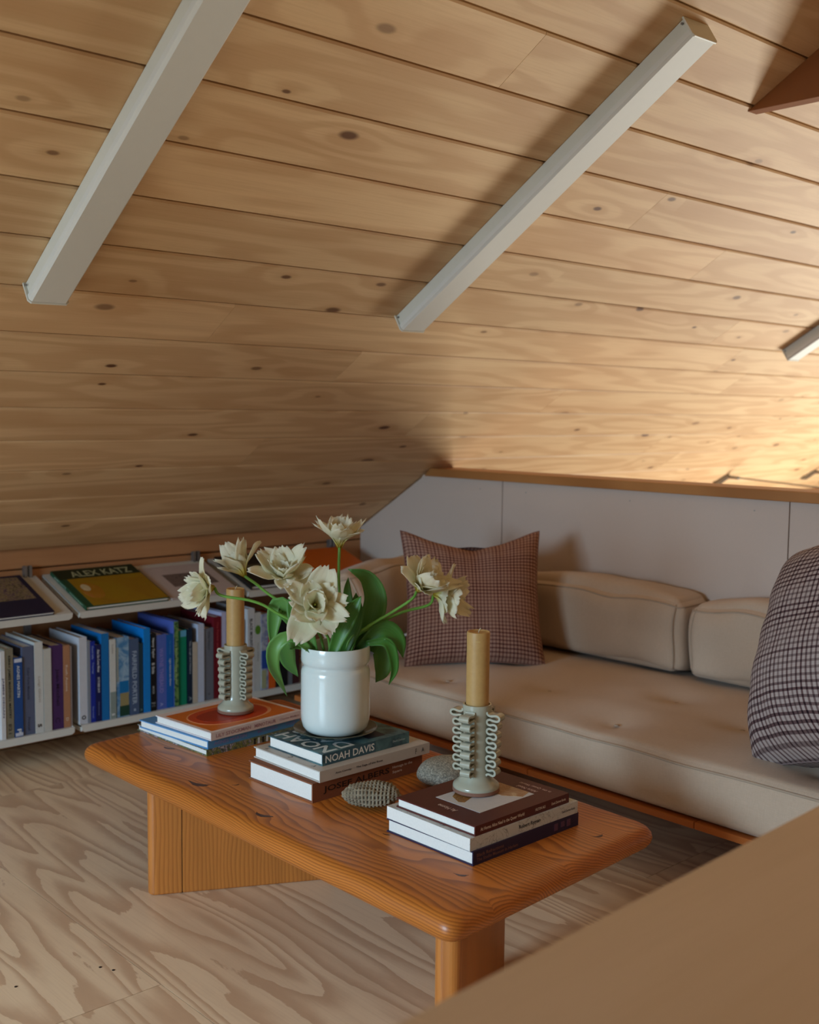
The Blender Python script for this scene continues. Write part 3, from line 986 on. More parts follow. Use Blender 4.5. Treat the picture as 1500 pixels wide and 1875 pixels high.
for (y, th, h, c, hard, sp, lab) in shelf_books:
    cov = c if c else {1.866: SEA, 2.094: (84, 104, 186), 2.476: BLUEP}[y]
    wd = 0.215 + 0.045 * ((y * 37.7) % 1.0)
    e = book('book', lab, wd, h, th, cov, standing(XS - 0.010 - 0.006 * ((y * 91.3) % 1.0), y, ZB, h), hard, spine=sp, group='books standing on the lower shelves')
    if abs(y - 1.5015) < 1e-4:
        spine_patch(e, 0.004, 0.016, 0.001, th - 0.001, col_mat((200, 206, 220)), 'spine_band')
        spine_patch(e, h - 0.014, h - 0.003, 0.001, th - 0.001, col_mat((196, 200, 214)), 'spine_band')
    if abs(y - 1.841) < 1e-4:
        spine_patch(e, h * .66, h - 0.001, 0.0005, th - 0.0005, col_mat((136, 150, 146)), 'spine_band')
    if y == 1.866:
        spine_patch(e, h * .55, h * .70, 0.012, th - 0.002, col_mat((10, 112, 176)))
        spine_patch(e, h * .70, h * .86, 0.014, th - 0.002, col_mat((150, 138, 96)))
        spine_patch(e, h * .86, h * .99, 0.012, th - 0.001, col_mat((28, 66, 52)))
        spine_patch(e, h * .12, h * .55, 0.001, 0.009, col_mat((150, 156, 150)))
    if y == 2.094:
        spine_patch(e, 0.001, h - 0.001, 0.0005, th - 0.0005, MOSS)
    if y == 2.1138:
        spine_patch(e, 0.001, 0.024, 0.010, th - 0.001, col_mat((96, 168, 206)))
    if y == 2.4475:
        m = MB()
        m.prism([(h * .22 + 0.018 * math.cos(2 * PI * k / 20), th / 2 + 0.0125 * math.sin(2 * PI * k / 20)) for k in range(20)], 'x', 0, 0.0005)
        m.build('spine_dot', col_mat((84, 134, 40)), e)
    if y == 2.476:
        spine_patch(e, h * .48, h * .72, 0.001, th - 0.001, col_mat((40, 76, 160)))
        spine_patch(e, h * .74, h * .98, 0.001, th - 0.010, col_mat((168, 170, 130)))


# lying books: local x -> -world y is spine side at left; build in a frame whose spine faces -y
def shelf_book(label, y0, y1, x0, x1, t, cover, lift=0.0, rz=0.0, spine=()):
    w, h = y1 - y0, x1 - x0
    M = Matrix.Translation((XS, 0, 0.5155)) @ Matrix.Rotation(TILT, 4, 'Y') @ Matrix.Translation((x0, y0, 0.0004 + lift)) @ Matrix.Rotation(rz, 4, 'Z') @ frame4((0, -1, 0), (1, 0, 0), (0, 0, 1), (0, 0, 0))
    # local x -> -y (spine faces -y at y0), local y -> +x (head at the wall side), z up
    return book('book', label, w, h, t, cover, M, True, spine=spine, group='books lying on the display shelves')


b = shelf_book('dark navy picture book lying on the leftmost tilted shelf', 1.33, 1.640, -0.290, -0.004, 0.012, (26, 26, 58))
cover_print(b, [(-0.292, 0.014), (-0.02, 0.014), (-0.02, 0.180), (-0.292, 0.180)], 0.012, blotch('night_painting', [(30, 24, 34), (90, 66, 92), (150, 134, 96), (40, 32, 40), (120, 90, 110)], 60))
b = shelf_book('green and yellow book with white title lying on the middle tilted shelf', 1.753, 2.071, -0.292, -0.006, 0.014, (24, 72, 48), lift=0.0, spine=[('ALEX KATZ', .12, .45, .5, .5, (170, 190, 170)), ('GUGGENHEIM', .55, .92, .4, .5, (150, 176, 150))])
cover_print(b, [(-0.317, 0.002), (-0.002, 0.002), (-0.002, 0.075), (-0.317, 0.075)], 0.014, col_mat((30, 44, 22)))
cover_print(b, [(-0.317, 0.075), (-0.028, 0.075), (-0.028, 0.283), (-0.317, 0.283)], 0.014, blotch('yellow_painting', [(150, 118, 12), (160, 126, 14), (156, 116, 16), (150, 112, 16)], 5))
cover_print(b, oval(-0.075, 0.175, 0.038, 0.062, 20, 2.0), 0.0144, blotch('orange_face', [(176, 104, 30), (168, 120, 20), (190, 120, 60)], 14), 'cover_face')
cover_print(b, oval(-0.062, 0.150, 0.016, 0.026, 16, 2.0), 0.0148, col_mat((206, 190, 150)), 'cover_spot')
cover_text(b, 'ALEX KATZ', -0.055, 0.064, 0.235, 0.044, (176, 180, 140), 0.0144)
b = shelf_book('white book with small photograph beside the green and yellow book', 2.085, 2.375, -0.262, -0.006, 0.006, (196, 182, 180))
cover_print(b, [(-0.25, 0.07), (-0.06, 0.07), (-0.06, 0.17), (-0.25, 0.17)], 0.006, blotch('grey_photo', [(90, 78, 76), (120, 104, 100), (70, 60, 60)], 20))
b = shelf_book('black book lying behind the left tulips', 2.43, 2.72, -0.285, -0.012, 0.016, (30, 26, 24))
cover_print(b, [(-0.27, 0.10), (-0.02, 0.10), (-0.02, 0.16), (-0.27, 0.16)], 0.016, col_mat((96, 88, 60)))
b = shelf_book('plain orange book lying behind the topmost tulip', 2.79, 3.06, -0.275, -0.012, 0.014, (214, 104, 24))


# ------------------------------------------------------------------ candle holders and candles
M_GLAZE = plain('celadon_glaze', (168, 168, 150), 0.22, 0.5, coat=0.3, var=0.04, scale=30)
M_TERRA = plain('bare_clay', (130, 92, 76), 0.8)
n = NT('beeswax')
f = n.noise(n.coord(), 90, 4, 0.6)
M_WAX = n.done(n.mix(f, lin((176, 138, 82)), lin((194, 158, 100))), 0.45, 0.4, sss=0.15)
M_WICK = plain('cotton_wick', (206, 190, 160), 0.9)


def candle_holder(x, y, z, hgt, base_r, phis, label):
    e = empty('ruffled_candle_holder', (x, y, z))
    tag(e, label, 'candle holder', 'ceramic ruffled candle holders')
    br = base_r
    MB().lathe([(br - 0.003, 0.0), (br, 0.002), (br, 0.0075), (br - 0.001, 0.009)], 48).build('foot_ring', M_TERRA, e, smooth=True, autosmooth=0.7)
    H = hgt
    prof = [(br - 0.001, 0.009), (br, 0.012), (br - 0.002, 0.017), (br - 0.010, 0.023), (br - 0.017, 0.032), (0.0300, 0.045), (0.0285, 0.060), (0.0285, H * 0.6), (0.0295, H - 0.02), (0.0315, H - 0.004), (0.0310, H), (0.0270, H), (0.0262, H - 0.004), (0.0262, H - 0.05), (0.002, H - 0.052)]
    MB().lathe(prof, 48).build('body', M_GLAZE, e, smooth=True, autosmooth=1.0)
    loops = 7
    top, bot = H - 0.012, 0.040
    om = 1.84
    npl = 18
    # sine-generated meander in the (radius, height) plane
    pts = []
    r = z_ = 0.0
    for k in range(loops * npl + 1):
        s = 2 * PI * k / npl
        th = om * math.sin(s)
        pts.append((r, z_))
        r += math.sin(th)
        z_ -= math.cos(th)
    zs = [p[1] for p in pts]
    rs = [p[0] for p in pts]
    kz = (top - bot) / (max(zs) - min(zs))
    kr = 0.0235 / (max(rs) - min(rs))
    for phi in phis:
        ca, sa = math.cos(phi), math.sin(phi)
        R = Vector((ca, sa, 0))
        T = Vector((-sa, ca, 0))
        wd, th2 = 0.0115, 0.0023
        line = []
        for k, (a, b2) in enumerate(pts):
            g = 1.25 if k < npl * 0.75 else 1.0 - 0.12 * (k / len(pts))
            line.append(Vector((0.0295 + (a - min(rs)) * kr * g, top + (b2 - max(zs)) * kz)))
        m = MB()
        b0 = 0
        for k, p in enumerate(line):
            t = (line[min(k + 1, len(line) - 1)] - line[max(k - 1, 0)])
            t = t.normalized() if t.length > 1e-9 else Vector((0, -1))
            nn = Vector((-t.y, t.x))
            for (su, sv) in ((1, 1), (1, -1), (-1, -1), (-1, 1)):
                q = p + nn * (th2 * su)
                m.v.append(tuple(R * q.x + T * (wd * sv) + Vector((0, 0, q.y))))
        for k in range(len(line) - 1):
            for c in range(4):
                c2 = (c + 1) % 4
                m.f.append((k * 4 + c, k * 4 + c2, (k + 1) * 4 + c2, (k + 1) * 4 + c))
        m.f.append((3, 2, 1, 0))
        q = (len(line) - 1) * 4
        m.f.append((q, q + 1, q + 2, q + 3))
        m.build('ruffle', M_GLAZE, e, smooth=True, autosmooth=0.9)
    return e


def candle(x, y, z0, z1, r, label):
    e = empty('pillar_candle', (x, y, z0))
    tag(e, label, 'candle', 'beeswax pillar candles')
    h = z1 - z0
    prof = [(r * .97, 0), (r, 0.003)] + [(r * (1 - 0.01 * (i % 2)), h * i / 6) for i in range(1, 6)] + [(r * 1.01, h - 0.004), (r * 0.99, h - 0.001), (r * 0.93, h), (r * 0.85, h - 0.003), (r * 0.2, h - 0.005), (0.001, h - 0.0045)]
    MB().lathe(prof, 40).build('wax', M_WAX, e, smooth=True, autosmooth=0.8)
    MB().tube([(0, 0, h - 0.006), (0.0006, 0.0003, h), (0.0025, 0.002, h + 0.005), (0.004, 0.003, h + 0.007)], 0.0011, 6).build('wick', M_WICK, e, smooth=True)
    MB().tube([(r * math.cos(a) * 1.005, r * math.sin(a) * 1.005, h - 0.018) for a in [-1.05 + 0.05 * i for i in range(9)]], 0.0008, 6).build('wax_mark', plain('pale_wax', (214, 184, 120), 0.4), e)
    return e


# azimuths of the ruffles: 45 deg behind/right of the view direction
az = math.radians(45.6)
RUF = [az + math.radians(a) for a in (-30, -120, 150, 60)]
H1x, H1y = -1.636, 1.712
candle_holder(H1x, H1y, ZC1 + 0.0008, 0.190, 0.0505, RUF, 'glazed ruffled candle holder on the burgundy book')
candle(H1x, H1y, ZC1 + 0.0008 + 0.1395, 0.737, 0.0246, 'ochre pillar candle in the right candle holder')
H2x, H2y = -2.552, 1.712
candle_holder(H2x, H2y, ZC2, 0.186, 0.0495, [a + math.radians(-6) for a in RUF], 'glazed ruffled candle holder on the orange picture book')
candle(H2x, H2y, ZC2 + 0.1355, 0.716, 0.0244, 'ochre pillar candle in the left candle holder behind a tulip')

# ------------------------------------------------------------------ plate, vase
VX, VY = -2.105, 1.702
o = MB().lathe([(0.055, 0.0), (0.062, 0.001), (0.086, 0.006), (0.1005, 0.0145), (0.1025, 0.0158), (0.1015, 0.0172), (0.097, 0.0155), (0.080, 0.0078), (0.060, 0.0052), (0.001, 0.0050)], 64).build('saucer', plain('olive_glaze', (72, 78, 66), 0.25, 0.5, coat=0.4, var=0.05), None, smooth=True, autosmooth=1.0)
o.location = (VX, VY, ZP + 0.0008)
tag(o, 'dark olive ceramic saucer under the white vase', 'saucer')
zv = ZP + 0.0062
vh = 0.634 - zv
n = NT('white_crackle_glaze')
f = n.noise(n.coord(), 14, 3)
n.bump(n.noise(n.comb(0.0, 0.0, n.sep(n.coord())[2]), 220, 2), 0.06, 0.001)
M_VASE = n.done(n.mix(f, lin((208, 220, 218)), lin((220, 230, 228))), 0.18, 0.5, coat=0.4, coat_rough=0.08)
prof = [(0.052, 0.0), (0.062, 0.0012), (0.072, 0.006), (0.0795, 0.016), (0.0835, 0.032), (0.0845, 0.055), (0.0842, 0.100), (0.0842, 0.140), (0.0838, 0.152), (0.0815, 0.159), (0.0782, 0.164), (0.0782, 0.167), (0.0815, 0.172), (0.0838, 0.177), (0.0840, 0.190), (0.0836, vh - 0.004), (0.0825, vh), (0.0795, vh), (0.0785, vh - 0.004), (0.078, 0.1), (0.070, 0.02), (0.001, 0.015)]
vase = MB().lathe(prof, 72).build('flower_vase', M_VASE, None, smooth=True, autosmooth=1.1)
vase.location = (VX, VY, zv)
tag(vase, 'white glazed ceramic vase with a grooved neck holding tulips', 'vase')

# ------------------------------------------------------------------ tulips
n = NT('tulip_petal')
uvn = n.sep(n.coord('UV'))
v = uvn[1]
vein = n.noise(n.comb(n.math('MULTIPLY', uvn[0], 26.0), n.math('MULTIPLY', v, 1.6), 0.0), 1.0, 2.0)
c = n.ramp(v, [(0.0, lin((206, 176, 40))), (0.16, lin((234, 220, 120))), (0.38, lin((246, 242, 216))), (1.0, lin((250, 247, 230)))])
c = n.mix(n.math('MULTIPLY', n.smooth(vein, 0.5, 0.72), 0.14), c, lin((206, 210, 160)))
n.bump(vein, 0.25, 0.002)
n.done(c, 0.55, 0.25)
tr = n.new('ShaderNodeBsdfTranslucent')
n.put(tr.inputs[0], c)
ms = n.new('ShaderNodeMixShader')
ms.inputs[0].default_value = 0.5
n.t.links.new(n.b.outputs[0], ms.inputs[1])
n.t.links.new(tr.outputs[0], ms.inputs[2])
n.t.links.new(ms.outputs[0], n.t.nodes['Material Output'].inputs[0])
M_PETAL = n.m
n = NT('tulip_leaf')
uvn = n.sep(n.coord('UV'))
vein = n.noise(n.comb(n.math('MULTIPLY', uvn[0], 40.0), n.math('MULTIPLY', uvn[1], 1.2), 0.0), 1.0, 2.0)
r = n.rand()
c = n.mix(r, lin((58, 112, 40)), lin((98, 148, 74)))
c = n.mix(n.math('MULTIPLY', n.smooth(vein, 0.45, 0.7), 0.35), c, lin((104, 150, 70)))
M_LEAF = n.done(c, 0.42, 0.4)
n = NT('tulip_stem')
f = n.noise(n.coord(), 30, 2)
M_STEM = n.done(n.mix(f, lin((96, 150, 58)), lin((120, 172, 76))), 0.45, 0.4)
M_STAMEN = plain('tulip_stamen', (222, 206, 120), 0.6)


def spline(pts, n):
    """catmull-rom through pts"""
    P = [Vector(p) for p in pts]
    P = [P[0] * 2 - P[1]] + P + [P[-1] * 2 - P[-2]]
    out = []
    seg = len(P) - 3
    for k in range(n + 1):
        s = min(k / n * seg, seg - 1e-6)
        i = int(s)
        t = s - i
        a, b, c, d = P[i:i + 4]
        out.append(0.5 * ((2 * b) + (c - a) * t + (2 * a - 5 * b + 4 * c - d) * t * t + (3 * b - a - 3 * c + d) * t ** 3))
    return out


def petal(parent, base, axis, az_, open_, L, W, curl, rng):
    """petal leaving base, tilted open_ from the flower axis towards azimuth az_"""
    ax = axis.normalized()
    ex = ax.orthogonal().normalized()
    ey = ax.cross(ex)
    out = ex * math.cos(az_) + ey * math.sin(az_)
    side = ax.cross(out)
    ph = [rng.uniform(0, 6.28) for _ in range(4)]
    notch = rng.uniform(0.04, 0.14)
    tw = rng.uniform(-0.35, 0.35)

    def fn(u, v):
        x = (u - 0.5) * 2
        wv = (math.sin(PI * (0.10 + 0.78 * v)) ** 0.8) * min(1.0, 0.30 + 1.5 * v) * W * 0.56 + 0.001
        rag = notch * L * (0.5 * math.sin(5.3 * x + ph[0]) + 0.5 * math.sin(10.7 * x + ph[1])) * v ** 4
        s = v * L + rag
        # bend: closed at base then opening, tip curling
        ang = open_ * (0.35 + 0.65 * min(1, v * 1.8)) + curl * v * v
        # integrate approximately
        d = ax * math.cos(ang * 0.72) + out * math.sin(ang * 0.72)
        nrm = ax * (-math.sin(ang)) + out * math.cos(ang)      # outward normal
        p = base + out * 0.003 + d * s
        cup = 0.42 * wv * (x * x) * (1 - 0.45 * v)
        ruf = 0.06 * W * math.sin(7 * v + ph[2] + 2.0 * x) * abs(x) + 0.03 * W * math.sin(9 * x + ph[3]) * v
        return p + side * (x * wv) - nrm * (cup + ruf) + side * (tw * v * v * 0.01)
    m = MB()
    m.grid(fn, 8, 10, uv=True)
    return m.build('petal', M_PETAL, parent, smooth=True, solid=0.0005)


def leaf_part(parent, pts, width, twist=0.0, face=None):
    P = spline(pts, 18)
    n = len(P)

    def fn(u, v):
        i = min(n - 1, int(round(v * (n - 1))))
        t = (P[min(i + 1, n - 1)] - P[max(i - 1, 0)]).normalized()
        fd = Vector(face or (0.75, -0.6, 0.28))
        s = t.cross(fd)
        s = s.normalized() if s.length > 1e-4 else Vector((1, 0, 0))
        nr = s.cross(t)
        a = twist * (v - 0.3)
        s2 = s * math.cos(a) + nr * math.sin(a)
        nr2 = s2.cross(t)
        x = (u - 0.5) * 2
        prof = max(0.02, min(1.0, (0.45 + 1.6 * v)) * (1 - max(0, (v - 0.35) / 0.65) ** 2.2))
        wv = width * 0.5 * prof
        return P[i] + s2 * (x * wv) + nr2 * (0.38 * wv * x * x)
    m = MB()
    m.grid(fn, 6, 18, uv=True)
    return m.build('leaf', M_LEAF, parent, smooth=True, solid=0.0007)


def tulip(label, head, stem, axis, size, openness, leaves, seed, double=True):
    rng = random.Random(seed)
    root = Vector(stem[-1])
    e = empty('tulip', (VX, VY, zv + 0.02))
    tag(e, label, 'tulip', 'cream tulips in the white vase')
    off = Vector((VX, VY, zv + 0.02))
    sub = lambda p: tuple(Vector(p) - off)
    H = Vector(head) - off
    ax = Vector(axis).normalized()
    foot = Vector((VX + (root.x - VX) * 0.3, VY + (root.y - VY) * 0.3, zv + 0.03))
    base = H - ax * size * 0.36
    path = spline([sub(foot)] + [sub(p) for p in reversed(stem)] + [tuple(base)], 26)
    MB().tube(path, [0.0036] * len(path), 8).build('stem', M_STEM, e, smooth=True)
    # whorls, outer to inner
    whorls = [(6, openness, 0.92, 0.66, 0.35), (6, openness * 0.68, 0.86, 0.60, 0.15)]
    if double:
        whorls.append((5, openness * 0.34, 0.62, 0.46, 0.0))
    for wi, (k, op, ls, ws, cu) in enumerate(whorls):
        a0 = rng.uniform(0, 6.28)
        for j in range(k):
            petal(e, base, ax, a0 + 2 * PI * j / k + rng.uniform(-.25, .25), op * rng.uniform(0.60, 1.42), size * ls * rng.uniform(0.85, 1.28), size * ws * rng.uniform(0.62, 1.08), cu * rng.uniform(-0.6, 1.3), rng)
    # stamens and pistil
    m = MB()
    ex = ax.orthogonal().normalized()
    ey = ax.cross(ex)
    for j in range(6):
        a = 2 * PI * j / 6
        d = (ax + (ex * math.cos(a) + ey * math.sin(a)) * 0.45).normalized()
        m.tube([base, base + d * size * 0.30], [0.0008, 0.0016], 5)
    m.build('stamens', M_STAMEN, e, smooth=True)
    MB().tube([base, base + ax * size * 0.2, base + ax * size * 0.28], [0.002, 0.0028, 0.0022], 8).build('pistil', plain('pistil_green', (176, 190, 90), 0.5), e, smooth=True)
    for (pts, wd, tw) in leaves:
        leaf_part(e, [sub(p) for p in pts], wd, tw)
    return e


La = [(-2.093, 1.762, 0.600), (-2.074, 1.786, 0.683), (-2.066, 1.796, 0.744), (-2.080, 1.779, 0.794), (-2.109, 1.743, 0.815)]
Lb = [(-2.071, 1.743, 0.620), (-2.033, 1.789, 0.668), (-2.010, 1.818, 0.645), (-2.001, 1.829, 0.601)]
Lc = [(-2.085, 1.775, 0.630), (-2.052, 1.801, 0.622), (-2.054, 1.809, 0.567), (-2.068, 1.800, 0.532)]
Ld = [(-2.050, 1.752, 0.640), (-2.014, 1.790, 0.640), (-2.007, 1.806, 0.580), (-2.015, 1.796, 0.536)]
Le = [(-2.060, 1.650, 0.615), (-2.039, 1.670, 0.690), (-2.023, 1.690, 0.735), (-2.012, 1.703, 0.765)]
Lf = [(-2.078, 1.702, 0.610), (-2.064, 1.719, 0.679), (-2.058, 1.726, 0.726), (-2.058, 1.726, 0.765)]
Lg = [(-2.160, 1.660, 0.625), (-2.190, 1.628, 0.700), (-2.209, 1.605, 0.726), (-2.216, 1.596, 0.675), (-2.217, 1.594, 0.615)]
Lh = [(-2.104, 1.625, 0.630), (-2.132, 1.586, 0.664), (-2.156, 1.557, 0.640), (-2.159, 1.554, 0.596), (-2.150, 1.564, 0.560), (-2.137, 1.580, 0.520)]
Li = [(-2.145, 1.650, 0.630), (-2.176, 1.610, 0.642), (-2.177, 1.612, 0.595), (-2.160, 1.630, 0.556)]
Lj = [(-2.108, 1.640, 0.610), (-2.121, 1.616, 0.683), (-2.134, 1.600, 0.723), (-2.142, 1.590, 0.762)]
Lk = [(-2.122, 1.759, 0.610), (-2.122, 1.759, 0.693), (-2.125, 1.755, 0.754), (-2.124, 1.756, 0.792)]
VR = Vector((0.628, 0.778, 0))      # picture right
VT = Vector((0.778, -0.628, 0))     # towards the viewer
UP = Vector((0, 0, 1))
tulip('cream tulip farthest left, drooping in front of the green book', (-2.304, 1.454, 0.769), [(-2.277, 1.487, 0.755), (-2.232, 1.543, 0.742), (-2.199, 1.583, 0.718), (-2.150, 1.640, 0.655)], -VR * 0.8 + VT * 0.45 - UP * 0.10, 0.080, 1.0, [(Lh, 0.034, 1.2)], 11)
tulip('cream tulip leaning left above the left candle', (-2.300, 1.555, 0.818), [(-2.275, 1.562, 0.790), (-2.250, 1.590, 0.762), (-2.180, 1.660, 0.670)], -VR * 0.45 - VT * 0.25 + UP * 0.75, 0.082, 0.85, [(Lg, 0.045, 0.4)], 12)
tulip('cream tulip with yellow centre right of the left candle', (-2.175, 1.598, 0.817), [(-2.185, 1.620, 0.775), (-2.160, 1.650, 0.70), (-2.130, 1.680, 0.640)], -VR * 0.15 + VT * 0.45 + UP * 0.8, 0.094, 1.1, [(Lj, 0.048, 0.3)], 23)
tulip('cream tulip lowest at the front, just above the vase rim', (-2.076, 1.616, 0.748), [(-2.095, 1.640, 0.715), (-2.100, 1.665, 0.67), (-2.100, 1.680, 0.630)], VR * 0.05 + VT * 0.85 + UP * 0.35, 0.096, 1.25, [(Le, 0.042, 0.2), (Li, 0.045, 0.4)], 34)
tulip('cream tulip highest of all, opening upward', (-2.138, 1.739, 0.893), [(-2.136, 1.737, 0.858), (-2.135, 1.735, 0.790), (-2.123, 1.734, 0.640)], UP * 1.0 + VT * 0.12, 0.084, 0.80, [(La, 0.058, 0.5), (Lk, 0.026, 0.2)], 45, double=False)
tulip('cream tulip at right with pale green centre, upper of the pair', (-1.948, 1.848, 0.790), [(-1.972, 1.830, 0.750), (-2.001, 1.795, 0.719), (-2.042, 1.744, 0.679), (-2.075, 1.710, 0.630)], VR * 0.45 + VT * 0.55 + UP * 0.6, 0.094, 1.1, [(Lb, 0.050, 0.9), (Lf, 0.044, 0.2)], 56)
tulip('cream tulip at right hanging lower behind its neighbour', (-1.950, 1.925, 0.748), [(-1.978, 1.891, 0.728), (-2.020, 1.839, 0.709), (-2.066, 1.782, 0.671), (-2.090, 1.745, 0.630)], VR * 0.85 + VT * 0.25 - UP * 0.12, 0.090, 1.1, [(Lc, 0.050, 0.5), (Ld, 0.026, 0.8)], 67)

# ------------------------------------------------------------------ stones
n = NT('speckled_granite')
c0 = n.coord()
f = n.noise(c0, 260, 4, 0.7)
g = n.noise(c0, 12, 2)
c = n.ramp(f, [(0.34, lin((86, 86, 80))), (0.5, lin((140, 138, 126))), (0.66, lin((196, 192, 176)))])
c = n.mix(n.math('MULTIPLY', g, 0.4), c, lin((130, 128, 116)))
n.bump(f, 0.2, 0.001)
M_GRAN = n.done(c, 0.75, 0.3)


def pebble(name, label, loc, rx, ry, rz_, rot, mat, seed, amp=0.06, cat='stone'):
    m = MB()

    def fn(u, v):
        a, b2 = u * 2 * PI, (v - 0.5) * PI
        p = Vector((math.cos(a) * math.cos(b2), math.sin(a) * math.cos(b2), math.sin(b2)))
        k = 1 + amp * mnoise.noise(p * 1.3 + Vector((seed, 0, 0)))
        return Vector((p.x * rx * k, p.y * ry * k, p.z * rz_ * k))
    m.grid(fn, 40, 24)
    o = m.build(name, mat, None, smooth=True, weld=True)
    o.location = loc
    o.rotation_euler = rot
    tag(o, label, cat)
    return o


pebble('granite_stone', 'smooth oval grey speckled stone behind the burgundy book', (-1.868, 1.850, TZ + 0.0335), 0.062, 0.080, 0.033, (0.0, 0.0, 0.15), M_GRAN, 3.0)
# honeycomb coral stone: many small knobs in rows
m = MB()


def coral(u, v):
    a, b2 = u * 2 * PI, (v - 0.5) * PI
    p = Vector((math.cos(a) * math.cos(b2), math.sin(a) * math.cos(b2), math.sin(b2)))
    k = 1 + 0.20 * mnoise.noise(p * 1.5 + Vector((5, 2, 1))) + 0.06 * mnoise.noise(p * 4)
    q = Vector((p.x * 0.064 * k, p.y * 0.036 * k, p.z * 0.028 * k))
    x, yy = q.x / 0.0042, (math.atan2(q.z, q.y)) * 10.0
    kn = (math.cos(x * PI + (math.floor(yy / PI) % 2) * PI)) * math.sin(yy)
    w = max(0.0, 1 - abs(p.x) ** 4)
    return q * (1 + 0.05 * kn * w)


m.grid(coral, 240, 130)
n = NT('coral_stone')
c0 = n.coord()
f = n.noise(c0, 60, 4)
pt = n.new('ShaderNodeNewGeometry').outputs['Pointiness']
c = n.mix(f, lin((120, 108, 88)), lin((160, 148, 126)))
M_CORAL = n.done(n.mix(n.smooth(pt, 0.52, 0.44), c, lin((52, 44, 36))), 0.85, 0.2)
o = m.build('coral_stone', M_CORAL, None, smooth=True, weld=True)
o.location = (-1.862, 1.612, TZ + 0.031)
o.rotation_euler = (0.05, -0.04, math.radians(40))
tag(o, 'knobbly honeycomb textured fossil stone on the table', 'stone')

# ------------------------------------------------------------------ daybed
n = NT('beige_linen')
c0 = n.coord()
s = n.sep(c0)
wv = n.noise(n.comb(n.math('MULTIPLY', s[0], 900), n.math('MULTIPLY', s[1], 60), n.math('MULTIPLY', s[2], 60)), 1.0, 2)
wv2 = n.noise(n.comb(n.math('MULTIPLY', s[0], 60), n.math('MULTIPLY', s[1], 900), n.math('MULTIPLY', s[2], 900)), 1.0, 2)
f = n.noise(c0, 5, 3)
c = n.mix(n.math('MULTIPLY', n.math('ADD', wv, wv2), 0.5), lin((176, 152, 130)), lin((212, 190, 168)))
c = n.mix(n.math('MULTIPLY', f, 0.35), c, lin((184, 162, 142)))
n.bump(n.math('ADD', n.math('ADD', wv, wv2), n.math('MULTIPLY', f, 3.0)), 0.25, 0.002)
M_LINEN = n.done(c, 0.9, 0.15)
M_LINEN.node_tree.nodes['Principled BSDF'].inputs['Sheen Weight'].default_value = 0.15


def soft_box(m, sx, sy, sz, rad, bulge, n=(24, 14, 8), wr=0.0, seed=0.0, top_fn=None, flat=0.0):
    """rounded box centred in x,y with its base at z=0; bulge (bx,by,bz) swells the faces"""
    hx, hy, hz = sx / 2, sy / 2, sz / 2

    def shape(p):
        q = Vector((p.x * hx, p.y * hy, p.z * hz))
        i = Vector((max(-hx + rad, min(hx - rad, q.x)), max(-hy + rad, min(hy - rad, q.y)), max(-hz + rad, min(hz - rad, q.z))))
        d = q - i
        if d.length > 1e-9:
            q = i + d.normalized() * rad if sum(1 for c in d if abs(c) > 1e-9) > 1 else q
        ax, ay, az_ = 1 - p.x ** 4, 1 - p.y ** 4, 1 - p.z ** 4
        q.x += p.x * bulge[0] * ay * az_
        q.y += p.y * bulge[1] * ax * az_
        q.z += p.z * bulge[2] * ax * ay * (1.0 if p.z > 0 else flat)
        if wr and p.z > -0.98:
            w = Vector((q.x * 6 + seed, q.y * 6, q.z * 9))
            q += Vector((mnoise.noise(w), mnoise.noise(w + Vector((9, 0, 0))), mnoise.noise(w + Vector((0, 9, 0))))) * wr
        if top_fn and p.z > 0.6:
            q.z += top_fn(q.x, q.y)
        q.z += hz
        return q
    a, b, c = n

    def dens(t):
        # denser near the edges
        t = t * 2 - 1
        return math.copysign(1 - (1 - abs(t)) ** 1.45, t)
    for s in (-1, 1):
        m.grid(lambda u, v, s=s: shape(Vector((dens(u) * s, dens(v), s))), a, b)
        m.grid(lambda u, v, s=s: shape(Vector((-dens(u) * s, s, dens(v)))), a, c)
        m.grid(lambda u, v, s=s: shape(Vector((s, dens(u) * s, dens(v)))), b, c)
    return shape


def piping(shape, z, rad, parent, name='piping', off=0.0):
    pts = []
    N = 40
    for (x0, y0, x1, y1) in ((-1, -1, 1, -1), (1, -1, 1, 1), (1, 1, -1, 1), (-1, 1, -1, -1)):
        for k in range(N):
            t = k / N
            x, y = x0 + (x1 - x0) * t, y0 + (y1 - y0) * t
            pts.append(shape(Vector((x, y, z))))
    return MB().tube(pts, rad, 6, closed=True).build(name, plain('seam_linen', (172, 152, 132), 0.9), parent, smooth=True)


# platform
px0, px1, py0, py1 = -3.14, -0.96, 2.352, 3.195
e = empty('daybed_platform', (px0, py0, 0))
tag(e, 'low orange wooden platform under the linen mattress', 'platform')
W, D = px1 - px0, py1 - py0
nb = 4
for k in range(nb):
    MB().box(k * W / nb + .001, 0.0, 0.182, (k + 1) * W / nb - .001, D, 0.200).build('platform_board', wood_board('platform_fir', (190, 112, 50), (150, 80, 32), (90, 50, 30), 0.7, 8.0, 24.0, 0.5, knots=False) if k == 0 else bpy.data.materials['platform_fir'], e, bevel=0.002)
for (x, y) in ((0.25, 0.52), (W - 0.31, 0.52), (0.25, D - 0.1), (W - 0.31, D - 0.1), (W / 2 - .03, 0.52), (W / 2 - .03, D - .1)):
    MB().box(x, y, 0, x + 0.06, y + 0.06, 0.182).build('leg', bpy.data.materials['platform_fir'], e)

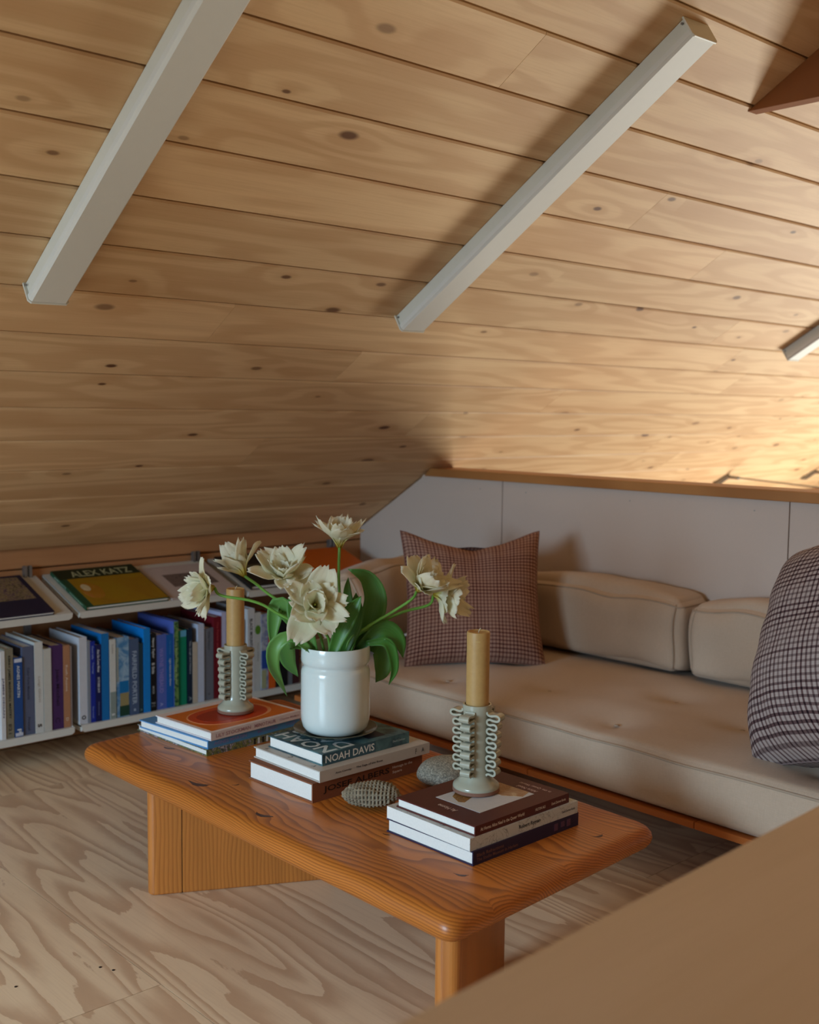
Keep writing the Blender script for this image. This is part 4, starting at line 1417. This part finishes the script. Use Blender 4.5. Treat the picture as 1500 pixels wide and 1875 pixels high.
# mattress
MX0, MX1, MY0, MY1 = -3.125, -0.975, 2.362, 3.19
buttons = [(-1.836, 2.474), (-1.58, 2.69), (-1.867, 2.806), (-2.2, 2.62), (-2.5, 2.48), (-2.85, 2.62), (-1.25, 2.50), (-1.25, 2.85), (-2.5, 2.83)]
mcx, mcy = (MX0 + MX1) / 2, (MY0 + MY1) / 2
e = empty('mattress', (mcx, mcy, 0.201))
tag(e, 'long beige linen daybed mattress with tufted top', 'mattress')


def dimples(x, y):
    z = 0.0
    for (bx, by) in buttons:
        d2 = (x + mcx - bx) ** 2 + (y + mcy - by) ** 2
        z -= 0.016 * math.exp(-d2 / 0.006) + 0.006 * math.exp(-d2 / 0.0005)
    return z + 0.004 * mnoise.noise(Vector((x * 5, y * 7, 0)))


m = MB()
shp = soft_box(m, MX1 - MX0, MY1 - MY0, 0.150, 0.022, (0.006, 0.008, 0.020), (150, 60, 10), 0.003, 1.0, dimples)
m.build('mattress_cover', M_LINEN, e, smooth=True, weld=True)
piping(shp, 0.80, 0.0036, e)
for (bx, by) in buttons:
    MB().lathe([(0.004, 0.0), (0.0075, 0.001), (0.006, 0.003), (0.002, 0.0036)], 12, (bx - mcx, by - mcy, 0.1705 + dimples(bx - mcx, by - mcy) - 0.001)).build('tuft_button', plain('seam_linen', (172, 152, 132)), e, smooth=True)


def back_cushion(label, sx, sy, sz, mat4, seed, bulge=(0.018, 0.022, 0.028)):
    e = empty('back_cushion', mat=mat4)
    tag(e, label, 'cushion', 'beige linen back cushions')
    m = MB()
    shp = soft_box(m, sx, sy, sz, 0.03, bulge, (64, 24, 30), 0.016, seed)
    m.build('cushion_cover', M_LINEN, e, smooth=True, weld=True)
    piping(shp, 0.84, 0.0032, e)
    # vertical corner seams
    for s in (-1, 1):
        MB().tube([shp(Vector((s * 0.97, -0.98, -1 + 0.1 * k + 0.1))) for k in range(19)], 0.0026, 6).build('seam', plain('seam_linen', (172, 152, 132)), e, smooth=True)
    return e


zq = 0.372
back_cushion('beige linen back cushion behind the red plaid pillow', 0.83, 0.170, 0.240, Matrix.Translation((-2.435, 3.098, zq)) @ Matrix.Rotation(math.radians(-5), 4, 'X'), 2.0)
back_cushion('beige linen back cushion at right of the seam, behind the dark plaid pillow', 0.84, 0.170, 0.238, Matrix.Translation((-1.556, 3.100, zq)) @ Matrix.Rotation(math.radians(-5), 4, 'X'), 7.0)
back_cushion('beige linen end cushion at left, half hidden by the tulips', 0.62, 0.180, 0.25, Matrix.Translation((-2.985, 2.70, zq + 0.02)) @ Matrix.Rotation(math.radians(106), 4, 'Z') @ Matrix.Rotation(math.radians(-22), 4, 'X'), 11.0)


def plaid(name, light, mid, dark, cells):
    n = NT(name)
    uvn = n.sep(n.coord('UV'))

    def stripe(t, ph):
        f = n.math('FRACT', n.math('ADD', n.math('MULTIPLY', t, cells), ph))
        a = n.math('MULTIPLY', n.smooth(f, 0.0, 0.12), n.smooth(f, 0.52, 0.40))
        g = n.noise(n.comb(n.math('MULTIPLY', t, cells * 0.45), 0.0, ph), 1.0, 1.0)
        return n.math('MULTIPLY', a, n.math('MULTIPLY_ADD', n.smooth(g, 0.4, 0.6), 0.35, 0.65))
    a, b = stripe(uvn[0], 0.0), stripe(uvn[1], 0.3)
    c = n.mix(a, lin(light), lin(mid))
    c = n.mix(b, c, n.mix(a, lin(mid), lin(dark)))
    w = n.noise(n.comb(n.math('MULTIPLY', uvn[0], 400), n.math('MULTIPLY', uvn[1], 400), 0.0), 1.0, 2.0)
    c = n.mix(n.math('MULTIPLY', w, 0.25), c, lin(dark))
    n.bump(w, 0.3, 0.001)
    m = n.done(c, 0.95, 0.1)
    return m


def pillow(label, size, thick, mat4, mat, seed, sag=0.05, roll=0.0):
    """local x across, z up, y is the thickness; base edge on z=0"""
    e = empty('throw_pillow', mat=mat4)
    tag(e, label, 'pillow', 'plaid throw pillows')
    h = size / 2
    NU = 44
    cr, sr = math.cos(roll), math.sin(roll)

    def outline(x, y):
        px = x * h * (1 - 0.075 * (1 - y * y) ** 1.0 + 0.015 * y)
        py = y * h * (1 - 0.075 * (1 - x * x) ** 1.0)
        if y > 0:
            py -= sag * y * y * (1 - x * x) ** 1.5
        return px, py

    def mk(sgn):
        def fn(u, v):
            x, y = u * 2 - 1, v * 2 - 1
            px, py = outline(x, y)
            t = thick / 2 * (max(0, 1 - x ** 4) * max(0, 1 - y ** 4)) ** 0.55 * (1 - 0.25 * (x * x + y * y) / 2)
            if sag:
                t -= 0.30 * thick / 2 * math.exp(-(x * x) / 0.03) * max(0, y) ** 1.5
            w = Vector((px * 9 + seed, py * 9, sgn))
            edge = (max(abs(x), abs(y))) ** 3
            t += 0.006 * mnoise.noise(w) * (1 - edge) + 0.002 * edge * (1 - edge) * 4 * math.sin(18 * (x if abs(y) > abs(x) else y) + seed)
            qx, qy = px * cr + py * sr, -px * sr + py * cr
            return Vector((qx, sgn * t, qy + h))
        return fn
    m = MB()
    m.grid(mk(-1), NU, NU, uv=True)
    m.grid(lambda u, v: mk(1)(1 - u, v), NU, NU, uv=True)
    m.build('pillow_cover', mat, e, smooth=True)
    f = mk(0)
    pts = []
    for k in range(4 * 24):
        s, t = divmod(k, 24)
        t = t / 24
        u, v = ((t, 0), (1, t), (1 - t, 1), (0, 1 - t))[s]
        pts.append(f(u, v))
    MB().tube(pts, 0.0022, 6, closed=True).build('edge_seam', mat, e, smooth=True)
    return e


M_P1 = plaid('rust_plaid', (176, 140, 122), (122, 80, 70), (64, 36, 36), 38)
M_P2 = plaid('dark_plaid', (188, 172, 166), (104, 80, 80), (40, 26, 30), 38)


def pose(bottom, right, lean):
    r = Vector((right[0], right[1], 0)).normalized()
    fwd = Vector((r.y, -r.x, 0))           # towards the viewer
    up = Vector((0, 0, 1)) * math.cos(lean) - fwd * math.sin(lean)
    back = up.cross(r)
    return frame4(r, back, up, bottom)


pillow('rust red small plaid throw pillow upright in the sofa corner', 0.475, 0.19, pose((-2.545, 2.650, 0.362), (0.63, 0.78), math.radians(25)), M_P1, 3.0)
pillow('dark plaid throw pillow leaning at the right picture edge', 0.60, 0.40, pose((-1.243, 2.443, 0.392), (0.90, -0.43), math.radians(28)), M_P2, 8.0, sag=0.0, roll=math.radians(-18))

# ------------------------------------------------------------------ plywood ledge in the foreground
e = empty('plywood_ledge', (-0.628, 0.58, 0), math.radians(2.0))
tag(e, 'broad tan plywood ledge out of focus at the lower right corner', 'ledge')
MB().box(0.0, -1.3, 0.702, 1.25, 1.45, 0.72).build('top_board', M_PLY2, e, bevel=0.0015)
MB().box(0.012, -1.29, 0.0, 0.030, 1.44, 0.702).build('side_panel', M_PLY2, e)
MB().box(1.22, -1.29, 0.0, 1.238, 1.44, 0.702).build('side_panel', M_PLY2, e)
MB().box(0.030, 1.42, 0.0, 1.22, 1.438, 0.702).build('end_panel', M_PLY2, e)
MB().box(0.030, -1.29, 0.0, 1.22, -1.272, 0.702).build('end_panel', M_PLY2, e)

flush_text()
